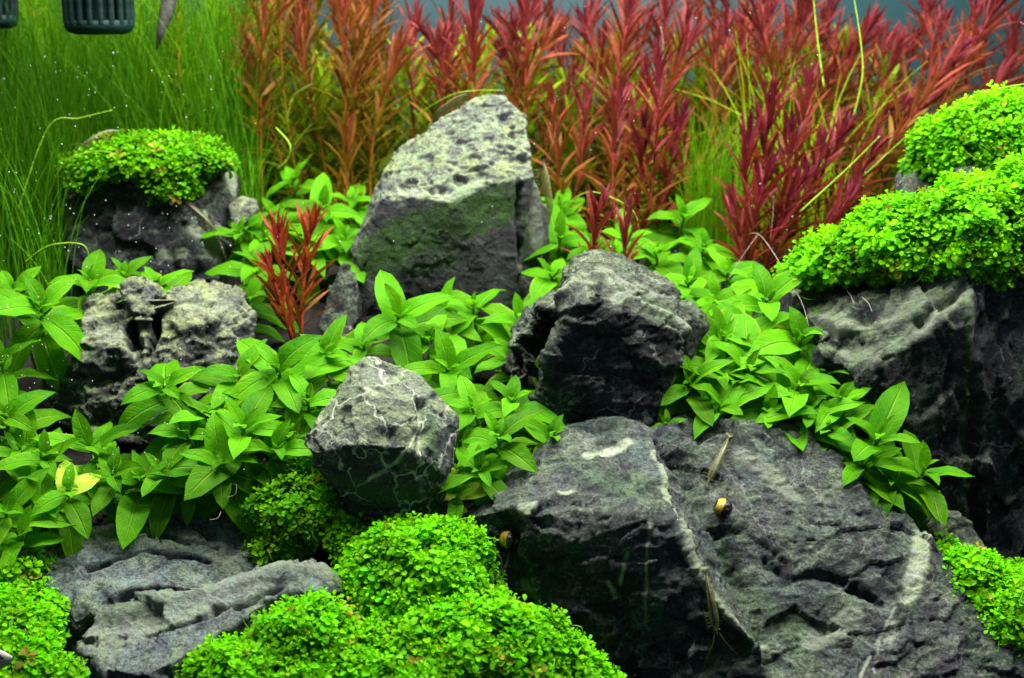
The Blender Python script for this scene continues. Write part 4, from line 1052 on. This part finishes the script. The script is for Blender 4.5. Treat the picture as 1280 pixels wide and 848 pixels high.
def feathery(px, py, d, label, col, seed):
    r = np.random.default_rng(seed); T_ = P(px, py, d); A_ = np.array([T_[0] + r.uniform(-1, 1), d, float(soil_z(T_[0], d))])
    ln = np.linalg.norm(T_ - A_); e = link('feathery_plant', None, loc=A_); tag(e, label, 'plant', 'feathery green plants in the back left')
    sm = MB(); sm.tube([np.zeros(3), (T_ - A_) * 0.5 + r.normal(0, .2, 3), T_ - A_], [0.12, 0.10, 0.05], 5, np.array(col) * np.array([1.7, 0.7, 1])); link('stem', sm.mesh('stem', M['grass']), e)
    n = int(ln / 0.5) * 14; s = r.uniform(0, 1, n) ** 0.9; a = r.uniform(0, 6.28, n); el = np.interp(s, [0, 0.8, 1], [0.1, 0.4, 1.2]) + r.normal(0, .15, n)
    dirs = np.stack([np.cos(a) * np.cos(el), np.sin(a) * np.cos(el), np.sin(el)], 1)
    tv = np.array([[-.03, 0, 0], [.03, 0, 0], [-.025, .5, .06], [.025, .5, .06], [0, 1, -.03]]); tq = np.array([[0, 1, 3, 2]]); tt = np.array([[2, 3, 4]])
    C = np.array(col)[None] * r.uniform(.6, 1.5, (n, 1))
    V, Q, T, C = instance_mesh(tv * np.array([1.1, 1, 1]), tq, tt, (T_ - A_)[None] * s[:, None], frames(dirs, np.tile([[0, 0, 1.0]], (n, 1)) + r.normal(0, .3, (n, 3))), np.interp(s, [0, .7, 1], [2.2, 2.0, 1.0]) * r.uniform(.8, 1.2, n), C)
    f = link('foliage', mesh_np('foliage', V, Q, T, M['grass'], col=C), e); f['kind'] = 'stuff'
ft = sorted([(x + rr_.uniform(-8, 8), rr_.uniform(-60, 30), rr_.uniform(95, 105)) for x in np.linspace(-20, 350, 34)])
for i, (px, py, d) in enumerate(ft):
    feathery(px, py, d, 'feathery yellow-green plant in the blurred back left, %s from the left' % ordinal(i + 1), (0.24, 0.44, 0.004), 1500 + i)
feathery(222, 15, 89, 'feathery plant with a brown stem right of the grey hanging root', (0.16, 0.24, 0.006), 1600)
# ------------------------------------------------------------------ equipment
def strainer(px, py, d, rad, label):
    c = P(px, py, d)                       # centre of the bottom face
    e = link('filter_strainer', None, loc=c); tag(e, label, 'filter strainer', 'filter intake strainers')
    def lathe(name, prof, seg=28):
        V = [(r * math.cos(2 * math.pi * j / seg), r * math.sin(2 * math.pi * j / seg), z) for (r, z) in prof for j in range(seg)]
        n = len(prof); Q = [[k * seg + j, k * seg + (j + 1) % seg, (k + 1) * seg + (j + 1) % seg, (k + 1) * seg + j] for k in range(n - 1) for j in range(seg)]
        return link(name, mesh_np(name, V, Q, mat=M['strainer']), e)
    lathe('end_cap', [(0.001, 0), (rad * .7, 0.0), (rad * .9, .12), (rad, .4), (rad, .75), (rad * .84, .78), (rad * .82, .4), (0.001, .35)])
    lathe('inner_tube', [(rad * .45, .4), (rad * .45, 12)])
    for z in (3.4, 6.2): lathe('ring', [(rad * .83, z), (rad, z), (rad, z + .3), (rad * .83, z + .3), (rad * .83, z)])
    lathe('collar', [(rad * .82, 9), (rad, 9), (rad, 10.2), (rad * .7, 11), (rad * .5, 14)])
    bmb = MB(); w = rad * 0.07
    v = np.array([[x, y, z] for z in (.6, 9.2) for (x, y) in ((-w, -w * 1.4), (w, -w * 1.4), (w, w * 1.2), (-w, w * 1.2))])
    bmb.add(v, [[0, 1, 5, 4], [1, 2, 6, 5], [2, 3, 7, 6], [3, 0, 4, 7]])
    bar = bmb.mesh('bar', M['strainer'], False, False)
    for k in range(20):
        a = 2 * math.pi * k / 20; o = link('bar', bar, e); o.location = (rad * .92 * math.cos(a) * U, rad * .92 * math.sin(a) * U, 0); o.rotation_euler = (0, 0, a + math.pi / 2)
strainer(125, 43, 82, 1.85, 'dark green slotted filter strainer hanging at the top left')
strainer(-8, 36, 86, 1.4, 'dark filter strainer cut off by the left top corner')
hr = MB(); hr.tube([P(196, 62, 87), P(201, 40, 87), P(208, 15, 87.4), P(216, -20, 88), P(230, -90, 89)], [0.06, 0.25, 0.42, 0.55, 0.6], 8)
tag(link('hanging_root', hr.mesh('hanging_root', M['greyroot'], False)), 'grey tapering root tip hanging from above beside the strainer', 'root')

# ------------------------------------------------------------------ snails
def snail_col(t, spec):
    uv = t.n('UVMap'); sp = t.n('SeparateXYZ'); t.t.links.new(uv.outputs[0], sp.inputs[0])
    n = t.noise(t.coord(100.0), 5.0, 4)
    w = t.math('ADD', sp.outputs[1], t.math('MULTIPLY', n, 0.12))
    lo, hi, stripe = spec
    band = t.math('MULTIPLY', t.ramp(w, lo, lo + 0.03), t.math('SUBTRACT', 1.0, t.ramp(w, hi, hi + 0.03)))
    band = t.math('MULTIPLY', band, t.ramp(t.math('ABSOLUTE', t.math('SUBTRACT', w, stripe)), 0.02, 0.04))
    c = t.mix(band, (0.008, 0.008, 0.006), t.mix(t.ramp(n, .35, .65), (0.34, 0.23, 0.010), (0.24, 0.19, 0.010)))
    return c, n
M['shell1'] = plain('striped_shell', lambda t: snail_col(t, (0.05, 0.68, 0.36)), 0.3, 0.3)
M['shell2'] = plain('dark_striped_shell', lambda t: snail_col(t, (0.22, 0.52, 0.0)), 0.3, 0.3)
M['flesh'] = plain('dark_flesh', two((0.02, 0.02, 0.018), (0.06, 0.055, 0.045), 6.0), 0.5, 0.3)
def snail(px, py, rad, label, roll, shell):
    h = on_rock(px, py)
    if h is None: return
    p, n = h[0], h[1] / np.linalg.norm(h[1])
    e = link('snail', None, loc=p); tag(e, label, 'snail', 'striped snails')
    V = []; UV = []; nu, nv = 25, 15
    for i in range(nu):            # opening rim -> spire tip, whorl tightening
        s = i / (nu - 1)
        for j in range(nv):
            a = 2 * math.pi * j / (nv - 1)
            ang = s * math.pi
            rr = math.sin(ang) ** 0.8 * (1 + 0.10 * math.cos(a) + 0.10 * s * math.sin(2 * a))
            V.append((-math.cos(ang) * 1.0 + 0.12 * math.sin(a) * s, rr * math.cos(a), rr * 0.82 * math.sin(a) + 0.15 * s)); UV.append((j / (nv - 1), s))
    Q = [[i * nv + j, i * nv + j + 1, (i + 1) * nv + j + 1, (i + 1) * nv + j] for i in range(nu - 1) for j in range(nv - 1)]
    V = np.array(V) * rad
    x = np.array([math.cos(roll), -0.35, math.sin(roll)]); x -= n * (x @ n); x /= np.linalg.norm(x); y = np.cross(n, x)
    R = np.stack([x, y, n], 1)
    sh = link('shell', mesh_np('shell', V @ R.T + n * rad * 0.75, Q, mat=M[shell], uv=UV), e)
    for s, a in ((0.55, 1.2), (0.62, 1.9)):
        k = MB(); b = np.array([-math.cos(s * math.pi), math.sin(s * math.pi) * math.cos(a), 0.82 * math.sin(s * math.pi) * math.sin(a)]) * rad
        k.tube([(b * 0.95) @ R.T + n * rad * .75, (b * 1.22) @ R.T + n * rad * .75, (b * 1.5 + np.array([.1, 0, 0]) * rad) @ R.T + n * rad * .75], [rad * .10, rad * .07, rad * .01], 5)
        link('spine', k.mesh('spine', M['flesh'], False), sh)
    f = MB(); pts = [(t * rad, 0, 0.12 * rad) for t in (-0.9, -.4, .2, .8, 1.2)]
    f.tube([np.array(q) @ R.T for q in pts], np.array([.25, .55, .6, .45, .15]) * rad, 8); link('foot', f.mesh('foot', M['flesh'], False), e)
snail(640, 675, 0.37, 'yellow and black striped snail on the boulder\'s left face, next to the carpet', 0.0, 'shell1')
snail(901, 638, 0.37, 'mostly black striped snail on the boulder, below the shrimp', -0.2, 'shell2')

# ------------------------------------------------------------------ shrimps
def shrimp_mat():
    t = NT('translucent_shrimp'); v = t.coord(100.0); n = t.noise(v, 7.0, 4); uv = t.n('UVMap'); sp = t.n('SeparateXYZ'); t.t.links.new(uv.outputs[0], sp.inputs[0])
    stripe = t.math('SUBTRACT', 1.0, t.ramp(t.math('ABSOLUTE', t.math('SUBTRACT', sp.outputs[0], 0.20)), 0.025, 0.06))
    pale = t.math('SUBTRACT', 1.0, t.ramp(t.math('ABSOLUTE', t.math('SUBTRACT', sp.outputs[0], 0.25)), 0.012, 0.03))
    seg = t.ramp(t.math('SINE', t.math('MULTIPLY', sp.outputs[1], 62.0)), 0.75, 1.0)
    c = t.mix(t.ramp(n, 0.35, 0.65), (0.07, 0.075, 0.018), (0.15, 0.16, 0.045))
    c = t.mix(t.math('MULTIPLY', seg, 0.4), c, (0.06, 0.06, 0.02))
    c = t.mix(stripe, c, (0.012, 0.012, 0.01)); c = t.mix(t.math('MULTIPLY', pale, 0.8), c, (0.24, 0.25, 0.12))
    p = t.n('BsdfPrincipled'); t.set(p.inputs['Base Color'], c); p.inputs['Roughness'].default_value = 0.35
    tr = t.n('BsdfTransparent'); mx = t.n('MixShader'); mx.inputs[0].default_value = 0.40
    t.t.links.new(p.outputs[0], mx.inputs[1]); t.t.links.new(tr.outputs[0], mx.inputs[2])
    return t.done(mx.outputs[0])
M['shrimp'] = shrimp_mat(); M['eye'] = plain('black_eye', two((0.004, 0.004, 0.004), (0.01, 0.01, 0.01), 3.0), 0.2, 0.5)
def shrimp(head, tail, label, up=None, fat=1.25, legs=True):
    """head, tail: points in cm; the back faces `up`"""
    H = np.array(head, dtype=float); T_ = np.array(tail, dtype=float); ln = np.linalg.norm(T_ - H)
    x = (T_ - H) / ln; up = np.array((0, -0.3, 1.0) if up is None else up, dtype=float); z = up - x * (up @ x); z /= np.linalg.norm(z); y = np.cross(z, x)
    e = link('shrimp', None, loc=H); tag(e, label, 'shrimp', 'algae-eating shrimps')
    W = lambda q: np.array(q) @ np.stack([x, y, z], 0) * ln
    st = [(-.13, .075, .006), (-.06, .07, .014), (0, .06, .040), (.08, .055, .070), (.2, .06, .092), (.34, .07, .094), (.42, .08, .085), (.55, .10, .080), (.68, .10, .064), (.8, .08, .048), (.9, .04, .034), (1.0, .0, .022)]
    seg = 12; V = []; UV = []
    for i, (s, zz, rd) in enumerate(st):
        for j in range(seg + 1):
            a = 2 * math.pi * j / seg; V.append(W((s, rd * fat * 0.72 * math.cos(a), zz + rd * fat * math.sin(a)))); UV.append((j / seg, i / (len(st) - 1)))
    n = len(st); Q = [[i * (seg + 1) + j, i * (seg + 1) + j + 1, (i + 1) * (seg + 1) + j + 1, (i + 1) * (seg + 1) + j] for i in range(n - 1) for j in range(seg)]
    link('body', mesh_np('body', V, Q, mat=M['shrimp'], uv=UV), e)
    for k in (-.8, -.35, .35, .8):
        f = np.array([W((.98, 0, 0)), W((1.08, k * .06 - .02, .0)), W((1.14, k * .09, -.015)), W((1.08, k * .06 + .025, .004))])
        f2 = f - z * ln * 0.006
        link('tail_fan', mesh_np('tail_fan', np.concatenate([f, f2]), [[0, 1, 2, 3], [7, 6, 5, 4], [0, 4, 5, 1], [1, 5, 6, 2], [2, 6, 7, 3], [3, 7, 4, 0]], mat=M['shrimp'], smooth=False), e)
    for s in (-1, 1):
        link('eye', mesh_np('eye', icoV * ln * 0.026 + W((-.01, s * .052, .085)), None, icoT, M['eye']), e)
        am = MB(); am.tube([W((-.05, s * .03, .06)), W((-.25, s * .12, .13)), W((-.5, s * .28, .10)), W((-.75, s * .38, .03))], [.006 * ln, .004 * ln, .003 * ln, .001 * ln], 4); link('antenna', am.mesh('antenna', M['shrimp'], False), e)
        if legs:
            for k in range(5):
                lm = MB(); q = .08 + k * .06
                lm.tube([W((q, s * .04, 0)), W((q - .03, s * .13, -.01)), W((q - .02 + k * .015, s * .16, -.09))], [.010 * ln, .008 * ln, .004 * ln], 4); link('leg', lm.mesh('leg', M['shrimp'], False), e)
            for k in range(4):
                lm = MB(); q = .48 + k * .1; lm.tube([W((q, s * .03, .03)), W((q + .04, s * .05, -.04))], [.012 * ln, .006 * ln], 4); link('swimmeret', lm.mesh('swimmeret', M['shrimp'], False), e)
def rock_shrimp(h, t, label, lift=0.15, **kw):
    a = on_rock(*h); b = on_rock(*t)
    if a and b:
        nrm = a[1] + b[1]; nrm /= np.linalg.norm(nrm)
        shrimp(a[0] + nrm * lift, b[0] + nrm * lift, label, nrm, **kw)
rock_shrimp((884, 602), (909, 549), 'olive striped shrimp climbing down the boulder above the black snail')
rock_shrimp((894, 785), (882, 718), 'brown shrimp clinging to the boulder below its pale ridge, head down')
rock_shrimp((262, 286), (200, 236), 'long dark shrimp lying across the carpet-capped stone', fat=1.3)
shrimp(P(33, 826, 53.2), P(33, 768, 54.6), 'green-tinted shrimp on the corner carpet, facing the viewer', (0, -.5, 1))
shrimp(P(585, 121, 82), P(540, 155, 83), 'shrimp with a black stripe on the tall stone\'s left shoulder', (-.5, -.6, .8), fat=1.1)
shrimp(P(677, 208, 81), P(685, 282, 80.6), 'shrimp with a black stripe hanging on the tall stone\'s right edge', (.7, -.9, .2), fat=1.1)
shrimp(P(108, 182, 79.8), P(150, 164, 80.6), 'reddish-grey shrimp on top of the carpet-capped stone', (-.2, -.4, 1))

# a pale fish nosing in at the bottom left corner
def fish():
    c = P(-22, 822, 50.2); e = link('fish', None, loc=c); tag(e, 'pale silvery fish mostly hidden by the left edge at the bottom', 'fish')
    V = []; n, seg = 12, 12
    for i in range(n):
        s = i / (n - 1); w = math.sin(math.pi * min(1, .02 + s * .96)) ** .7
        for j in range(seg):
            a = 2 * math.pi * j / seg; V.append((1.1 - s * 3.2, .28 * w * math.cos(a), .62 * w * math.sin(a) - .05))
    Q = [[i * seg + j, i * seg + (j + 1) % seg, (i + 1) * seg + (j + 1) % seg, (i + 1) * seg + j] for i in range(n - 1) for j in range(seg)]
    link('body', mesh_np('body', V, Q, mat=M['fish']), e)
    for s in (-1, 1): link('eye', mesh_np('eye', icoV * .10 + np.array([.75, .17 * s, .1]), None, icoT, M['eye']), e)
    tf = np.array([[-2, 0, 0], [-2.9, .03, .6], [-2.7, 0, 0], [-2.9, -.03, -.6], [-2, .06, 0], [-2.9, .08, .6], [-2.7, .06, 0], [-2.9, .05, -.6]])
    link('tail_fin', mesh_np('tail_fin', tf, [[0, 1, 2, 3], [7, 6, 5, 4], [0, 4, 5, 1], [1, 5, 6, 2], [2, 6, 7, 3], [3, 7, 4, 0]], mat=M['fish'], smooth=False), e)
M['fish'] = plain('silver_scales', two((0.14, 0.16, 0.10), (0.36, 0.37, 0.26), 1.6), 0.3, 0.5)
fish()

# ------------------------------------------------------------------ threads of root
def thread(pts, label, rad=0.03, m='root'):
    A = np.array([P(*p) for p in pts]); n = len(A); ts = np.linspace(0, n - 1, 14); out = []
    for t in ts:          # smooth through the points
        i = min(int(t), n - 2); u = t - i; p0 = A[max(i - 1, 0)]; p1 = A[i]; p2 = A[i + 1]; p3 = A[min(i + 2, n - 1)]
        out.append(0.5 * ((2 * p1) + (p2 - p0) * u + (2 * p0 - 5 * p1 + 4 * p2 - p3) * u * u + (3 * p1 - p0 - 3 * p2 + p3) * u ** 3))
    mb = MB(); mb.tube(out, rad * np.linspace(.55, .35, 14), 5)
    tag(link('root_thread', mb.mesh('root_thread', M[m], False)), label, 'root', 'pale root threads')
thread([(938, 292, 76.5), (950, 294, 75.6), (968, 318, 74), (988, 352, 71), (1003, 380, 69), (1011, 408, 67.5)], 'pale root thread arching from the red stems down to the right-hand clump')
thread([(1008, 318, 74), (1040, 345, 71), (1060, 365, 69), (1068, 380, 67.4)], 'pale root thread curving onto the cliff\'s ledge, longer one', .028)
thread([(1078, 372, 67.8), (1086, 380, 67.2), (1090, 390, 66.8)], 'short pale root thread on the cliff\'s ledge', .035)
thread([(946, 295, 77), (925, 325, 76), (910, 350, 75)], 'pale root thread slanting left below the front red stems', .022)
thread([(967, 245, 80), (966, 270, 79.6), (963, 300, 79)], 'straight white thread in front of the red clump', .025)
thread([(826, 34, 86), (829, 55, 86), (828, 76, 86)], 'short bright white thread beside the tall red stem at the top', .05)
thread([(262, 650, 58.6), (272, 648, 58.4), (276, 640, 58.6)], 'short pale root thread curling on the flat slab', .03)
thread([(284, 622, 59), (294, 618, 58.8), (296, 606, 59)], 'short pale root thread under the leaves above the flat slab', .03)
thread([(82, 832, 53.4), (92, 824, 53.2), (104, 828, 53), (106, 842, 52.8)], 'pale runner loop on bare soil by the flat slab', .035)
thread([(1178, 660, 61.4), (1172, 640, 61.8), (1168, 622, 62.4)], 'thin pale root hanging below the rightmost broad-leaved plant', .025)
M['runner'] = plain('green_runner', two((0.16, 0.34, 0.01), (0.26, 0.44, 0.02), 2.0), 0.5)
def blade1(pts, label, rad=0.05):
    A = np.array([P(*p) for p in pts]); mb = MB(); n = len(A); ts = np.linspace(0, n - 1, 18); out = []
    for t in ts:
        i = min(int(t), n - 2); u = t - i; p0 = A[max(i - 1, 0)]; p1 = A[i]; p2 = A[i + 1]; p3 = A[min(i + 2, n - 1)]
        out.append(0.5 * ((2 * p1) + (p2 - p0) * u + (2 * p0 - 5 * p1 + 4 * p2 - p3) * u * u + (3 * p1 - p0 - 3 * p2 + p3) * u ** 3))
    mb.tube(out, np.linspace(rad, rad * .4, 18), 5)
    tag(link('grass_blade', mb.mesh('grass_blade', M['runner'], False)), label, 'grass blade', 'single long grass blades')
blade1([(1066, 150, 84), (1078, 95, 84), (1075, 45, 84.5), (1066, -10, 85)], 'yellow-green grass blade rising straight through the red clump to the top edge', .06)
blade1([(1030, 110, 85), (1022, 50, 85.5), (1016, -10, 86)], 'yellow-green grass blade left of the longer one at the top edge', .06)
blade1([(1080, 220, 82), (1140, 165, 80), (1180, 135, 79)], 'green grass blade slanting behind the upper right carpet mound')
blade1([(1208, 128, 79), (1245, 112, 78), (1290, 104, 77.5)], 'green grass blade arching over the upper right carpet mound', .055)
blade1([(1000, 265, 80), (1060, 210, 80), (1100, 170, 80)], 'yellow-green grass blade crossing the red stems diagonally', .05)
blade1([(55, 260, 80), (80, 205, 79), (115, 190, 78.5), (145, 192, 78)], 'green grass blade arching in front of the capped stone\'s left side')
blade1([(20, 270, 79), (60, 160, 79), (100, 148, 78.6), (140, 138, 78.4)], 'green grass blade curving over the capped stone\'s carpet')
blade1([(30, 330, 75), (60, 308, 74.5), (100, 305, 74), (111, 320, 74), (108, 345, 74)], 'green grass blade hooked over above the leftmost broad-leaved plants')
blade1([(345, 160, 84), (362, 180, 83), (360, 198, 83), (346, 212, 83)], 'bright green curled grass blade at the thicket\'s left end')
blade1([(520, 145, 84), (570, 117, 80), (630, 113, 79.5)], 'thin grass blade lying over the tall stone\'s peak', .035)
blade1([(710, 255, 80), (740, 240, 79), (790, 262, 78), (800, 300, 78)], 'thin grass blade arching above the dark rugged stone', .035)

# ------------------------------------------------------------------ fine bubbles in the water
M['bubble'] = plain('white_bubble', two((0.75, 0.8, 0.75), (0.85, 0.88, 0.85), 3.0), 0.3, 0.5)
r = np.random.default_rng(9); n = 380
px = np.where(r.uniform(size=n) < .8, r.uniform(-10, 310, n), r.uniform(300, 1280, n)); py = np.where(px < 310, r.uniform(60, 600, n), r.uniform(0, 330, n))
pos = np.array([P(a, b, c) for a, b, c in zip(px, py, r.uniform(50, 62, n))])
ov = np.array([[1, 0, 0], [-1, 0, 0], [0, 1, 0], [0, -1, 0], [0, 0, 1], [0, 0, -1]], dtype=float); ot = np.array([[0, 2, 4], [2, 1, 4], [1, 3, 4], [3, 0, 4], [2, 0, 5], [1, 2, 5], [3, 1, 5], [0, 3, 5]])
V, Q, T, C = instance_mesh(ov, None, ot, pos, np.tile(np.eye(3)[None], (n, 1, 1)), r.uniform(.010, .026, n), np.ones((n, 3)))
tag(link('bubbles', mesh_np('bubbles', V, None, T, M['bubble'])), 'fine white bubbles drifting in the water, mostly at the left', 'bubbles', kind='stuff')
